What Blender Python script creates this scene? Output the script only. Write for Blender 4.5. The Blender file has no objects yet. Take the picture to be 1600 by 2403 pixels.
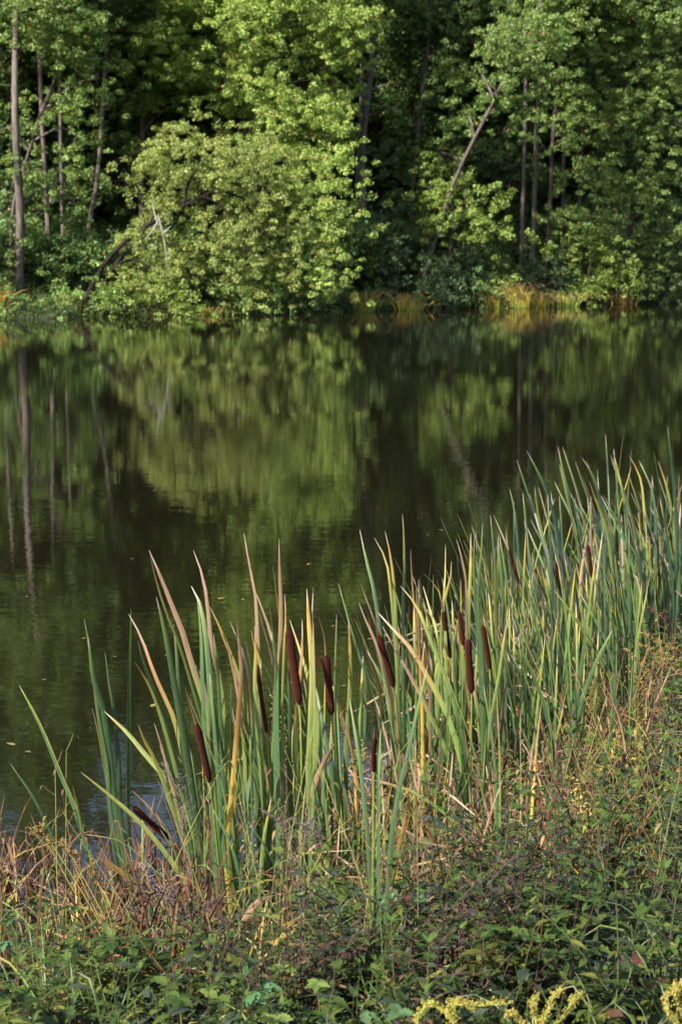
import bpy, math, random
import numpy as np

# ------------------------------------------------------------------ camera, sky, sun, exposure
sc = bpy.context.scene
C = sc.collection
F = 4000.0                      # focal length in pixels of the 1600 x 2403 photograph
CAMZ = 2.9
HORIZON = 525.0
PITCH = math.atan((1201.5 - HORIZON) / F)
cam_d = bpy.data.cameras.new('camera')
cam = bpy.data.objects.new('camera', cam_d)
C.objects.link(cam)
cam.location = (0, 0, CAMZ)
cam.rotation_euler = (math.pi / 2 - PITCH, 0, 0)
cam_d.sensor_fit = 'VERTICAL'
cam_d.sensor_height = 36
cam_d.lens = 36 * F / 2403.0
cam_d.clip_end = 5000
cam_d.dof.use_dof = True
cam_d.dof.focus_distance = 6.4
cam_d.dof.aperture_fstop = 7.5
sc.camera = cam

SUN_EL, SUN_AZ = 37.0, -134.0    # azimuth measured clockwise from +Y (the view direction)
world = bpy.data.worlds.new('World')
sc.world = world
world.use_nodes = True
wn = world.node_tree
bg = wn.nodes['Background']
sky = wn.nodes.new('ShaderNodeTexSky')
sky.sky_type = 'NISHITA'
sky.sun_disc = False
sky.sun_elevation = math.radians(SUN_EL)
sky.sun_rotation = math.radians(SUN_AZ)
sky.air_density = 1.0
sky.dust_density = 2.5
wn.links.new(sky.outputs[0], bg.inputs[0])
bg.inputs[1].default_value = 0.12
sun_d = bpy.data.lights.new('sun', 'SUN')
sun_d.energy = 5.0
sun_d.angle = math.radians(0.53)
sun_d.color = (1.0, 0.93, 0.82)
sun = bpy.data.objects.new('sun', sun_d)
C.objects.link(sun)
az, el = math.radians(SUN_AZ), math.radians(SUN_EL)
from mathutils import Vector
sdir = Vector((math.sin(az) * math.cos(el), math.cos(az) * math.cos(el), math.sin(el)))
sun.rotation_euler = sdir.to_track_quat('Z', 'Y').to_euler()
sun.location = sdir * 60
sc.view_settings.view_transform = 'Standard'
sc.view_settings.look = 'None'
sc.view_settings.exposure = 1.3
sc.view_settings.gamma = 1
sc.cycles.max_bounces = 6
sc.cycles.diffuse_bounces = 4
sc.cycles.glossy_bounces = 2
sc.cycles.transmission_bounces = 3
sc.cycles.sample_clamp_indirect = 4
sc.cycles.caustics_reflective = False
sc.cycles.caustics_refractive = False

# ------------------------------------------------------------------ helpers
R = np.random.default_rng(11)
rnd = random.Random(7)
cp, sp = math.cos(PITCH), math.sin(PITCH)


def P(px, py, Y):
    """world point seen at photo pixel (px, py) at the real distance Y along the view"""
    u = (px - 800.0) / F
    v = -(py - 1201.5) / F
    ry = cp + v * sp
    rz = -sp + v * cp
    t = Y / ry
    return np.array((u * t, Y, CAMZ + rz * t))


def pxX(px, Y):
    return P(px, HORIZON, Y)[0]


SHORE = np.array([(-60, -3), (-20, 3), (-8, 5.4), (-4, 6.2), (-1.5, 6.9), (-0.85, 6.7), (-0.35, 7.1), (0.3, 7.9), (0.65, 8.7),
                  (1.35, 9.8), (2.2, 11.2), (3.4, 14), (5.4, 21), (10, 36), (17, 55), (24, 75), (30, 100)], float)


def shore_s(x, y):
    """signed distance to the near shoreline: positive on the near bank"""
    x = np.asarray(x, float); y = np.asarray(y, float)
    best = np.full(x.shape, 1e9)
    for (ax, ay), (bx, by) in zip(SHORE[:-1], SHORE[1:]):
        dx, dy = bx - ax, by - ay
        t = np.clip(((x - ax) * dx + (y - ay) * dy) / (dx * dx + dy * dy), 0, 1)
        best = np.minimum(best, np.hypot(x - ax - t * dx, y - ay - t * dy))
    ys = np.interp(x, SHORE[:, 0], SHORE[:, 1])
    return np.where(y < ys, best, -best)


def far_y(x):
    x = np.asarray(x, float)
    return 58.6 + 0.52 * x + 0.5 * np.sin(x * 0.9 + 1) + 0.3 * np.sin(x * 2.3)


def gz(x, y):
    x = np.asarray(x, float); y = np.asarray(y, float)
    s = shore_s(x, y)
    f = (y - far_y(x)) * 0.88
    lump = 0.05 * np.sin(x * 2.1 + 1) * np.sin(y * 1.7) + 0.03 * np.sin(x * 5 + y * 3)
    near = np.where(s > 0, np.minimum(0.30 * s ** 0.85, 1.45) + lump * np.clip(s, 0, 1), np.maximum(-0.25 + 0.2 * s, -1.5))
    near = np.where(s < 0, np.maximum(-0.02 + 0.3 * s, -1.5), near)
    farz = np.where(f > 0, 0.30 * np.clip(f / 0.9, 0, 1) + 0.11 * np.clip(f, 0, 12) + 0.22 * np.clip(f - 12, 0, 150) + lump * 2 * np.clip(f, 0, 1),
                    np.maximum(0.35 * f, -1.5))
    side = np.clip(-48 - x, 0, 40) * 0.3
    z = np.maximum(near, farz)
    z = np.where(side > 0, np.maximum(z, -1.5 + side), z)
    return z


def gz1(x, y):
    return float(gz(np.array([x]), np.array([y]))[0])


class MB:
    def __init__(s):
        s.V = []; s.Q = []; s.K = []; s.n = 0

    def add(s, V, Q, K):
        V = np.asarray(V, float).reshape(-1, 3)
        K = np.asarray(K, float)
        if K.ndim == 1:
            K = np.tile(K, (len(V), 1))
        s.V.append(V); s.Q.append(np.asarray(Q, int).reshape(-1, 4) + s.n); s.K.append(K)
        s.n += len(V)
        return s

    def build(s, name, mat, parent=None, origin=(0, 0, 0), smooth=True):
        V = np.concatenate(s.V) - np.asarray(origin, float)
        Q = np.concatenate(s.Q); K = np.concatenate(s.K)
        me = bpy.data.meshes.new(name)
        me.vertices.add(len(V)); me.vertices.foreach_set('co', V.astype(np.float32).ravel())
        me.loops.add(len(Q) * 4); me.loops.foreach_set('vertex_index', Q.astype(np.int32).ravel())
        me.polygons.add(len(Q)); me.polygons.foreach_set('loop_start', (np.arange(len(Q)) * 4).astype(np.int32))
        me.polygons.foreach_set('use_smooth', np.full(len(Q), smooth))
        a = me.color_attributes.new('col', 'FLOAT_COLOR', 'POINT')
        k4 = np.ones((len(V), 4), np.float32); k4[:, :3] = K
        a.data.foreach_set('color', k4.ravel())
        me.materials.append(mat)
        me.update(calc_edges=True)
        o = bpy.data.objects.new(name, me)
        C.objects.link(o)
        if parent is not None:
            o.parent = parent
        else:
            o.location = origin
        return o


def empty(name, loc):
    o = bpy.data.objects.new(name, None)
    C.objects.link(o); o.location = tuple(loc); o.empty_display_size = 0.1
    return o


def tag(o, label=None, cat=None, group=None, kind=None):
    if label: o['label'] = label
    if cat: o['category'] = cat
    if group: o['group'] = group
    if kind: o['kind'] = kind
    return o


KIDS = {}


def kids(o):
    return [c for c in bpy.data.objects if c.parent == o]


def copy_thing(src, parts, loc, rot=0.0, s=1.0, tilt=0.0):
    r = src.copy(); C.objects.link(r)
    r.location = tuple(loc); r.rotation_euler = (tilt * math.cos(rot * 3), tilt * math.sin(rot * 3), rot); r.scale = (s, s, s)
    for c in parts:
        d = c.copy(); C.objects.link(d); d.parent = r
    return r


def catmull(pts, n):
    pts = np.asarray(pts, float)
    if len(pts) == 2:
        t = np.linspace(0, 1, n)[:, None]
        return pts[0] * (1 - t) + pts[1] * t
    p = np.vstack([2 * pts[0] - pts[1], pts, 2 * pts[-1] - pts[-2]])
    L = np.concatenate([[0], np.cumsum(np.linalg.norm(np.diff(pts, axis=0), axis=1))])
    q = np.linspace(0, L[-1], n)
    out = []
    for x in q:
        i = min(max(int(np.searchsorted(L, x, side='right') - 1), 0), len(pts) - 2)
        t = (x - L[i]) / max(L[i + 1] - L[i], 1e-9)
        a, b, c, d = p[i], p[i + 1], p[i + 2], p[i + 3]
        out.append(0.5 * ((2 * b) + (-a + c) * t + (2 * a - 5 * b + 4 * c - d) * t * t + (-a + 3 * b - 3 * c + d) * t ** 3))
    return np.array(out)


def frames(path, ref=None):
    T = np.gradient(path, axis=0)
    T /= np.linalg.norm(T, axis=1)[:, None] + 1e-12
    if ref is None:
        ref = np.array((1.0, 0.13, 0.07))
    A = ref - (T @ ref)[:, None] * T
    A /= np.linalg.norm(A, axis=1)[:, None] + 1e-9
    B = np.cross(T, A)
    return T, A, B


def tube(mb, path, rad, col, seg=6, ref=None):
    path = np.asarray(path, float); n = len(path)
    rad = np.asarray(rad, float) * np.ones(n)
    T, A, B = frames(path, ref)
    th = np.linspace(0, 2 * math.pi, seg, endpoint=False)
    V = path[:, None, :] + rad[:, None, None] * (np.cos(th)[None, :, None] * A[:, None, :] + np.sin(th)[None, :, None] * B[:, None, :])
    i = np.arange(n - 1)[:, None] * seg; j = np.arange(seg)[None, :]
    Q = np.stack([i + j, i + (j + 1) % seg, i + seg + (j + 1) % seg, i + seg + j], -1).reshape(-1, 4)
    col = np.asarray(col, float)
    if col.ndim == 2:
        col = np.repeat(col, seg, axis=0)
    mb.add(V.reshape(-1, 3), Q, col)


def ramp(t, stops):
    xs = [s[0] for s in stops]
    return np.stack([np.interp(t, xs, [s[1][k] for s in stops]) for k in range(3)], -1)


GRN = (0.046, 0.088, 0.035); GRB = (0.031, 0.064, 0.040); YGR = (0.15, 0.185, 0.045); YEL = (0.35, 0.26, 0.05)
ORA = (0.215, 0.115, 0.04); TAN = (0.215, 0.145, 0.085); BRN = (0.095, 0.05, 0.028); TIP = (0.42, 0.36, 0.32); DRK = (0.13, 0.07, 0.06)
YG2 = (0.105, 0.165, 0.045)


def blade_cols(t, kind):
    if kind == 'g':
        st = [(0, (0.13, 0.20, 0.04)), (0.2, GRN), (0.8, GRN), (0.95, YG2), (0.975, DRK), (1, TIP)]
    elif kind == 'c':
        st = [(0, (0.12, 0.17, 0.04)), (0.2, GRB), (0.85, GRB), (0.96, YG2), (1, TIP)]
    elif kind == 'y':
        st = [(0, (0.13, 0.20, 0.04)), (0.25, GRN), (0.6, YG2), (0.82, YGR), (0.93, YEL), (0.965, DRK), (1, TIP)]
    elif kind == 'o':
        st = [(0, GRN), (0.35, YG2), (0.6, YGR), (0.78, ORA), (0.94, TAN), (0.965, DRK), (1, TIP)]
    elif kind == 't':
        st = [(0, GRN), (0.4, YG2), (0.62, YGR), (0.74, TAN), (0.95, (0.24, 0.15, 0.10)), (1, TIP)]
    elif kind == 'l':
        st = [(0, YG2), (0.4, (0.14, 0.19, 0.05)), (0.9, (0.20, 0.215, 0.06)), (0.95, (0.24, 0.2, 0.06)), (0.97, DRK), (1, TIP)]
    elif kind == 'Y':
        st = [(0, YG2), (0.25, (0.40, 0.30, 0.03)), (0.55, (0.46, 0.31, 0.07)), (0.7, ORA), (0.85, TAN), (1, BRN)]
    elif kind == 'd':
        st = [(0, BRN), (0.3, TAN), (0.8, (0.165, 0.105, 0.060)), (1, (0.22, 0.165, 0.12))]
    elif kind == 'r':
        st = [(0, (0.035, 0.018, 0.010)), (0.4, (0.100, 0.043, 0.020)), (0.8, (0.095, 0.046, 0.026)), (1, (0.15, 0.10, 0.065))]
    elif kind == 'w':
        st = [(0, (0.15, 0.11, 0.025)), (0.4, (0.14, 0.14, 0.03)), (0.75, ORA), (1, BRN)]
    return ramp(t, st)


def blade(mb, pts, width, kind, n=15, phi=None, twist=None, fold=0.22, edge=True, ref=None, rg=rnd, cmul=None, sharp=1.0):
    """one long reed blade: centre line pts from base to tip, V-folded ribbon that twists"""
    path = catmull(pts, n)
    t = np.linspace(0, 1, n)
    if phi is None: phi = rg.uniform(-0.6, 0.6)
    if twist is None: twist = rg.uniform(-1.3, 1.3)
    T, A, B = frames(path, ref)
    a = phi + twist * t
    W = np.cos(a)[:, None] * A + np.sin(a)[:, None] * B
    N = -np.sin(a)[:, None] * A + np.cos(a)[:, None] * B
    prof = np.interp(t, [0, 0.12, 0.4, 0.62, 0.8, 0.9, 0.96, 1], [0.6, 0.8, 1.0, 0.97, 0.8, 0.6, 0.32, 0.04]) * width * 0.5 * sharp
    V = np.stack([path - W * prof[:, None] + N * (fold * prof)[:, None], path - W * (0.5 * prof)[:, None], path,
                  path + W * (0.5 * prof)[:, None], path + W * prof[:, None] + N * (fold * prof)[:, None]], 1)
    c = blade_cols(t, kind)
    k = np.repeat(c[:, None, :], 5, 1)
    if edge and kind in 'gyc' and rg.random() < 0.3:      # yellowing margin
        m = np.clip((t - 0.35) * 2.2, 0, 1)[:, None] * 0.6
        for e in ((0, 4) if rg.random() < 0.5 else (rg.choice((0, 4)),)):
            k[:, e] = k[:, e] * (1 - m) + np.array((0.45, 0.30, 0.06)) * m
    k = k * rg.uniform(0.82, 1.16)
    if cmul is not None: k = k * np.array(cmul)
    k = np.clip(k, 0, 1)
    i = np.arange(n - 1)[:, None] * 5; j = np.arange(4)[None, :]
    Q = np.stack([i + j, i + j + 1, i + 5 + j + 1, i + 5 + j], -1).reshape(-1, 4)
    mb.add(V.reshape(-1, 3), Q, k.reshape(-1, 3))


# ------------------------------------------------------------------ materials
def nodes(m):
    m.use_nodes = True
    nt = m.node_tree
    return nt, nt.nodes, nt.links, nt.nodes['Principled BSDF']


def veg_mat(name, transl=0.35, rough=0.5, spec=0.3, var=0.25, nscale=30.0, namp=0.35, bump=0.0, coords='Object', stretch=None, hue=0.03):
    m = bpy.data.materials.new(name)
    nt, N, L, bs = nodes(m)
    at = N.new('ShaderNodeAttribute'); at.attribute_name = 'col'
    oi = N.new('ShaderNodeObjectInfo')
    tc = N.new('ShaderNodeTexCoord')
    nz = N.new('ShaderNodeTexNoise'); nz.inputs['Scale'].default_value = nscale; nz.inputs['Detail'].default_value = 3
    if stretch:
        mp = N.new('ShaderNodeMapping'); mp.inputs['Scale'].default_value = stretch
        L.new(tc.outputs[coords], mp.inputs['Vector']); L.new(mp.outputs[0], nz.inputs['Vector'])
    else:
        L.new(tc.outputs[coords], nz.inputs['Vector'])
    mr = N.new('ShaderNodeMapRange'); mr.inputs['To Min'].default_value = 1 - namp; mr.inputs['To Max'].default_value = 1 + namp
    mr.inputs['From Min'].default_value = 0.25; mr.inputs['From Max'].default_value = 0.75
    L.new(nz.outputs['Fac'], mr.inputs['Value'])
    mo = N.new('ShaderNodeMapRange'); mo.inputs['To Min'].default_value = 1 - var; mo.inputs['To Max'].default_value = 1 + var
    L.new(oi.outputs['Random'], mo.inputs['Value'])
    mu = N.new('ShaderNodeMath'); mu.operation = 'MULTIPLY'
    L.new(mr.outputs[0], mu.inputs[0]); L.new(mo.outputs[0], mu.inputs[1])
    hs = N.new('ShaderNodeHueSaturation')
    mh = N.new('ShaderNodeMapRange'); mh.inputs['To Min'].default_value = 0.5 - hue; mh.inputs['To Max'].default_value = 0.5 + hue
    ml = N.new('ShaderNodeMath'); ml.operation = 'FRACT'
    mk = N.new('ShaderNodeMath'); mk.operation = 'MULTIPLY'; mk.inputs[1].default_value = 7.31
    L.new(oi.outputs['Random'], mk.inputs[0]); L.new(mk.outputs[0], ml.inputs[0]); L.new(ml.outputs[0], mh.inputs['Value'])
    L.new(mh.outputs[0], hs.inputs['Hue'])
    L.new(mu.outputs[0], hs.inputs['Value'])
    L.new(at.outputs['Color'], hs.inputs['Color'])
    L.new(hs.outputs[0], bs.inputs['Base Color'])
    bs.inputs['Roughness'].default_value = rough
    bs.inputs['Specular IOR Level'].default_value = spec
    if bump:
        bp = N.new('ShaderNodeBump'); bp.inputs['Strength'].default_value = bump; bp.inputs['Distance'].default_value = 0.02
        L.new(nz.outputs['Fac'], bp.inputs['Height']); L.new(bp.outputs[0], bs.inputs['Normal'])
    if transl > 0:
        tr = N.new('ShaderNodeBsdfTranslucent')
        tm = N.new('ShaderNodeMix'); tm.data_type = 'RGBA'; tm.blend_type = 'MULTIPLY'; tm.inputs[0].default_value = 1
        tm.inputs[7].default_value = (1.5, 1.5, 0.7, 1)
        L.new(hs.outputs[0], tm.inputs[6]); L.new(tm.outputs[2], tr.inputs['Color'])
        mx = N.new('ShaderNodeMixShader'); mx.inputs[0].default_value = transl
        L.new(bs.outputs[0], mx.inputs[1]); L.new(tr.outputs[0], mx.inputs[2])
        L.new(mx.outputs[0], N['Material Output'].inputs['Surface'])
    return m


M_crown = veg_mat('tree_leaves', transl=0.30, rough=0.5, spec=0.35, var=0.12, nscale=0.5, namp=0.16, hue=0.012)
M_bark = veg_mat('bark', transl=0, rough=0.9, spec=0.1, var=0.2, nscale=9, namp=0.5, bump=0.8, stretch=(1, 1, 0.25), hue=0.01)
M_blade = veg_mat('reed_blade', transl=0.22, rough=0.42, spec=0.4, var=0.12, nscale=60, namp=0.14, stretch=(1, 1, 0.12), hue=0.012)
nt_ = M_blade.node_tree
_hs = [n for n in nt_.nodes if n.type == 'HUE_SAT'][0]; _tc = [n for n in nt_.nodes if n.type == 'TEX_COORD'][0]
_mp = nt_.nodes.new('ShaderNodeMapping'); _mp.inputs['Scale'].default_value = (1, 1, 0.35)
_nz = nt_.nodes.new('ShaderNodeTexNoise'); _nz.inputs['Scale'].default_value = 55; _nz.inputs['Detail'].default_value = 2
_mr = nt_.nodes.new('ShaderNodeMapRange'); _mr.inputs['From Min'].default_value = 0.63; _mr.inputs['From Max'].default_value = 0.72; _mr.inputs['To Max'].default_value = 0.65
_mx = nt_.nodes.new('ShaderNodeMix'); _mx.data_type = 'RGBA'; _mx.inputs[7].default_value = (0.15, 0.09, 0.04, 1)
nt_.links.new(_tc.outputs['Object'], _mp.inputs['Vector']); nt_.links.new(_mp.outputs[0], _nz.inputs['Vector']); nt_.links.new(_nz.outputs['Fac'], _mr.inputs['Value'])
nt_.links.new(_mr.outputs[0], _mx.inputs[0]); nt_.links.new(_hs.outputs[0], _mx.inputs[6])
nt_.links.new(_mx.outputs[2], nt_.nodes['Principled BSDF'].inputs['Base Color'])
M_stem = veg_mat('green_stem', transl=0.0, rough=0.5, spec=0.3, var=0.12, nscale=40, namp=0.15, hue=0.01)
M_dry = veg_mat('dry_plant', transl=0.12, rough=0.8, spec=0.15, var=0.2, nscale=50, namp=0.3, hue=0.015)
M_herb = veg_mat('herb_leaf', transl=0.28, rough=0.55, spec=0.18, var=0.16, nscale=45, namp=0.3, hue=0.02)
M_head = veg_mat('cattail_velvet', transl=0, rough=0.95, spec=0.1, var=0.12, nscale=420, namp=0.35, bump=0.6, hue=0.004)
M_head.node_tree.nodes['Principled BSDF'].inputs['Sheen Weight'].default_value = 0.05
M_head.node_tree.nodes['Principled BSDF'].inputs['Sheen Tint'].default_value = (1.0, 0.45, 0.25, 1)


def ground_mat():
    m = bpy.data.materials.new('soil_and_leaf_litter')
    nt, N, L, bs = nodes(m)
    tc = N.new('ShaderNodeTexCoord')
    n1 = N.new('ShaderNodeTexNoise'); n1.inputs['Scale'].default_value = 6; n1.inputs['Detail'].default_value = 10
    n2 = N.new('ShaderNodeTexNoise'); n2.inputs['Scale'].default_value = 0.4; n2.inputs['Detail'].default_value = 4
    for n in (n1, n2): L.new(tc.outputs['Object'], n.inputs['Vector'])
    r1 = N.new('ShaderNodeValToRGB')
    r1.color_ramp.elements[0].position = 0.3; r1.color_ramp.elements[0].color = (0.008, 0.006, 0.004, 1)
    r1.color_ramp.elements[1].position = 0.75; r1.color_ramp.elements[1].color = (0.035, 0.025, 0.014, 1)
    r2 = N.new('ShaderNodeValToRGB')
    r2.color_ramp.elements[0].position = 0.42; r2.color_ramp.elements[0].color = (0.012, 0.02, 0.008, 1)
    r2.color_ramp.elements[1].position = 0.6; r2.color_ramp.elements[1].color = (0.03, 0.02, 0.012, 1)
    L.new(n1.outputs['Fac'], r1.inputs[0]); L.new(n2.outputs['Fac'], r2.inputs[0])
    mx = N.new('ShaderNodeMix'); mx.data_type = 'RGBA'; mx.inputs[0].default_value = 0.45
    L.new(r1.outputs[0], mx.inputs[6]); L.new(r2.outputs[0], mx.inputs[7]); L.new(mx.outputs[2], bs.inputs['Base Color'])
    bs.inputs['Roughness'].default_value = 0.95
    bp = N.new('ShaderNodeBump'); bp.inputs['Distance'].default_value = 0.05; bp.inputs['Strength'].default_value = 0.7
    L.new(n1.outputs['Fac'], bp.inputs['Height']); L.new(bp.outputs[0], bs.inputs['Normal'])
    return m


def water_mat():
    m = bpy.data.materials.new('pond_water')
    nt, N, L, bs = nodes(m)
    bs.inputs['Base Color'].default_value = (0.0065, 0.0058, 0.0030, 1)
    bs.inputs['Roughness'].default_value = 0.02
    bs.inputs['IOR'].default_value = 1.36
    bs.inputs['Specular IOR Level'].default_value = 0.62
    tc = N.new('ShaderNodeTexCoord')

    def noise(scale, st, detail, dist=0.0):
        mp = N.new('ShaderNodeMapping'); mp.inputs['Scale'].default_value = st
        n = N.new('ShaderNodeTexNoise'); n.inputs['Scale'].default_value = scale; n.inputs['Detail'].default_value = detail
        n.inputs['Distortion'].default_value = dist
        L.new(tc.outputs['Object'], mp.inputs['Vector']); L.new(mp.outputs[0], n.inputs['Vector'])
        return n
    fine = noise(9.0, (0.55, 1.0, 1), 3, 0.3)
    mid = noise(1.6, (0.5, 1.0, 1), 2)
    patch = noise(0.16, (0.7, 1, 1), 2)
    pr = N.new('ShaderNodeMapRange'); pr.inputs['From Min'].default_value = 0.35; pr.inputs['From Max'].default_value = 0.68
    pr.inputs['To Min'].default_value = 0.35; pr.inputs['To Max'].default_value = 1.0
    L.new(patch.outputs['Fac'], pr.inputs['Value'])
    b1 = N.new('ShaderNodeBump'); b1.inputs['Distance'].default_value = 0.0013
    L.new(fine.outputs['Fac'], b1.inputs['Height']); L.new(pr.outputs[0], b1.inputs['Strength'])
    b2 = N.new('ShaderNodeBump'); b2.inputs['Distance'].default_value = 0.0017; b2.inputs['Strength'].default_value = 0.6
    L.new(mid.outputs['Fac'], b2.inputs['Height']); L.new(b1.outputs[0], b2.inputs['Normal'])
    L.new(b2.outputs[0], bs.inputs['Normal'])
    return m


# ------------------------------------------------------------------ setting: ground, water
def axis(a, b, core0, core1, step, grow=1.25):
    v = list(np.arange(core0, core1 + 1e-6, step))
    s = step; x = v[-1]
    while x < b:
        s *= grow; x += s; v.append(x)
    s = step; x = v[0]
    while x > a:
        s *= grow; x -= s; v.insert(0, x)
    return np.array(v)


gx = axis(-900, 900, -6, 6, 0.15, 1.09)
gy = np.concatenate([axis(-400, 14, -1, 14, 0.15, 1.3), np.arange(14.3, 50, 1.2), np.arange(50, 76, 0.35), axis(76, 1800, 76, 80, 0.8, 1.12)[1:]])
gy = np.unique(np.round(gy, 3))
XX, YY = np.meshgrid(gx, gy)
ZZ = gz(XX, YY)
nx, ny = len(gx), len(gy)
i = np.arange(ny - 1)[:, None] * nx; j = np.arange(nx - 1)[None, :]
Q = np.stack([i + j, i + j + 1, i + nx + j + 1, i + nx + j], -1).reshape(-1, 4)
g = MB().add(np.stack([XX, YY, ZZ], -1), Q, (0.05, 0.04, 0.03)).build('ground', ground_mat())
tag(g, kind='structure')
w = MB().add([(-90, -30, 0), (60, -30, 0), (60, 120, 0), (-90, 120, 0)], [(0, 1, 2, 3)], (0, 0, 0)).build('water', water_mat(), smooth=False)
tag(w, kind='structure')


# ------------------------------------------------------------------ trees
def leaf_cloud(mb, centers, radii, nleaf, size, cA, cB, odd=0.03, oddc=(0.30, 0.16, 0.05), up=0.9, seedless=None):
    """leaf-sized folded rhombi spread in many small sprays; centers (n,3), radii (n,3)"""
    n = len(centers) * nleaf
    c = np.repeat(centers, nleaf, 0); r = np.repeat(radii, nleaf, 0)
    d = R.normal(size=(n, 3)); d /= np.linalg.norm(d, axis=1)[:, None]
    d *= (R.random((n, 1)) ** 0.45)
    pos = c + d * r
    pos[:, 2] -= 0.35 * r[:, 2] * (d[:, 0] ** 2 + d[:, 1] ** 2)        # sprays droop at their rims
    nrm = R.normal(size=(n, 3)) * 0.6 + np.array((0, 0, up * 0.7)) + d * 0.7
    nrm /= np.linalg.norm(nrm, axis=1)[:, None]
    a = R.normal(size=(n, 3)); a[:, 2] -= 0.5
    a -= (a * nrm).sum(1)[:, None] * nrm; a /= np.linalg.norm(a, axis=1)[:, None]
    b = np.cross(nrm, a)
    sz = size * R.uniform(0.55, 1.4, (n, 1))
    V = np.stack([pos - a * sz * 0.5, pos - b * sz * 0.36 + nrm * sz * 0.10, pos + a * sz * 0.5, pos + b * sz * 0.36 + nrm * sz * 0.10], 1)
    tsp = np.repeat(R.random(len(centers)), nleaf)                     # each spray has its own tint
    t = np.clip(tsp * 0.6 + R.random(n) * 0.5, 0, 1)[:, None]
    k = np.array(cA) * (1 - t) + np.array(cB) * t
    o = R.random(n) < odd
    k[o] = np.array(oddc) * R.uniform(0.7, 1.2, (o.sum(), 1))
    k *= R.uniform(0.8, 1.2, (n, 1))
    mb.add(V.reshape(-1, 3), np.arange(n * 4).reshape(-1, 4), np.clip(np.repeat(k, 4, 0), 0, 1))


def fill_blob(mb, c, r, dens, nleaf, size, cA, cB, spray=0.42, flat=0.24, **kw):
    """c centre, r radii (3,), dens = sprays per square metre of blob surface"""
    c = np.asarray(c); r = np.asarray(r)
    area = 4 * math.pi * ((r[0] * r[1]) ** 1.6 / 3 + (r[0] * r[2]) ** 1.6 / 3 + (r[1] * r[2]) ** 1.6 / 3) ** (1 / 1.6)
    ns = max(6, int(area * dens * 1.75))
    nc = max(4, int(area * 1.05))                     # boughs, each a drooping clump of sprays
    d = R.normal(size=(nc, 3)); d /= np.linalg.norm(d, axis=1)[:, None]
    hub = c + d * (R.random((nc, 1)) ** 0.33) * r * (1 + R.normal(size=(nc, 1)) * 0.10)
    wv = np.sin(hub[:, 0] * 1.9 + 0.7) + np.sin(hub[:, 2] * 2.3 + hub[:, 0] * 0.8) + np.sin(hub[:, 1] * 1.7 + 2)
    keep = wv > -0.75                                 # ragged gaps between the boughs
    if keep.sum() < 3: keep[:] = True
    hub = hub[keep]; nc = len(hub)
    pick = R.integers(nc, size=ns)
    off = R.normal(size=(ns, 3)) * np.array((0.36, 0.36, flat + 0.04)) * np.where(R.random((ns, 1)) < 0.18, 1.7, 0.92)
    off[:, 2] -= 0.28 * (off[:, 0] ** 2 + off[:, 1] ** 2)
    cen = hub[pick] + off * R.uniform(0.7, 1.3, (nc, 1))[pick]
    s = spray * R.uniform(0.55, 1.25, (ns, 1))
    rad = np.hstack([s, s, s * R.uniform(0.5, 0.85, (ns, 1))])
    leaf_cloud(mb, cen, rad, nleaf, size, cA, cB, **kw)
    return cen


BARK = (0.070, 0.056, 0.048); BARKD = (0.022, 0.018, 0.016); BARKL = (0.105, 0.088, 0.078)


def limb(mb, a, b, r0, r1, col, sag=0.12, n=7, seg=5):
    a = np.asarray(a); b = np.asarray(b)
    L = np.linalg.norm(b - a)
    m1 = a * 0.66 + b * 0.34 + R.normal(size=3) * L * 0.05 + np.array((0, 0, L * sag))
    m2 = a * 0.3 + b * 0.7 + R.normal(size=3) * L * 0.05 + np.array((0, 0, L * sag * 0.8))
    p = catmull([a, m1, m2, b], n)
    tube(mb, p, np.linspace(r0, r1, n), col, seg)


def bark_tube(mb, pts, r0, r1, col=BARK, n=22, seg=10):
    p = catmull(pts, n)
    p[1:, :2] += np.cumsum(R.normal(size=(n - 1, 2)) * r0 * 0.05, axis=0)
    t = np.linspace(0, 1, n)
    rad = (r0 * (1 - t) + r1 * t) * (1 + 0.35 * np.exp(-t * 30)) * (1 + R.normal(size=n) * 0.03)
    tube(mb, p, rad, np.array(col) * R.uniform(0.85, 1.15, (n, 1)), seg)
    return p


def B(px, py, rx, ry, Y, rd=None):
    """an ellipsoid of the crown: photo pixels + real distance -> metres"""
    c = P(px, py, Y)
    a = rx * Y / F; b = ry * Y / F
    return c, np.array((a, rd if rd else 0.5 * (a + b) + 0.2, b))


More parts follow.
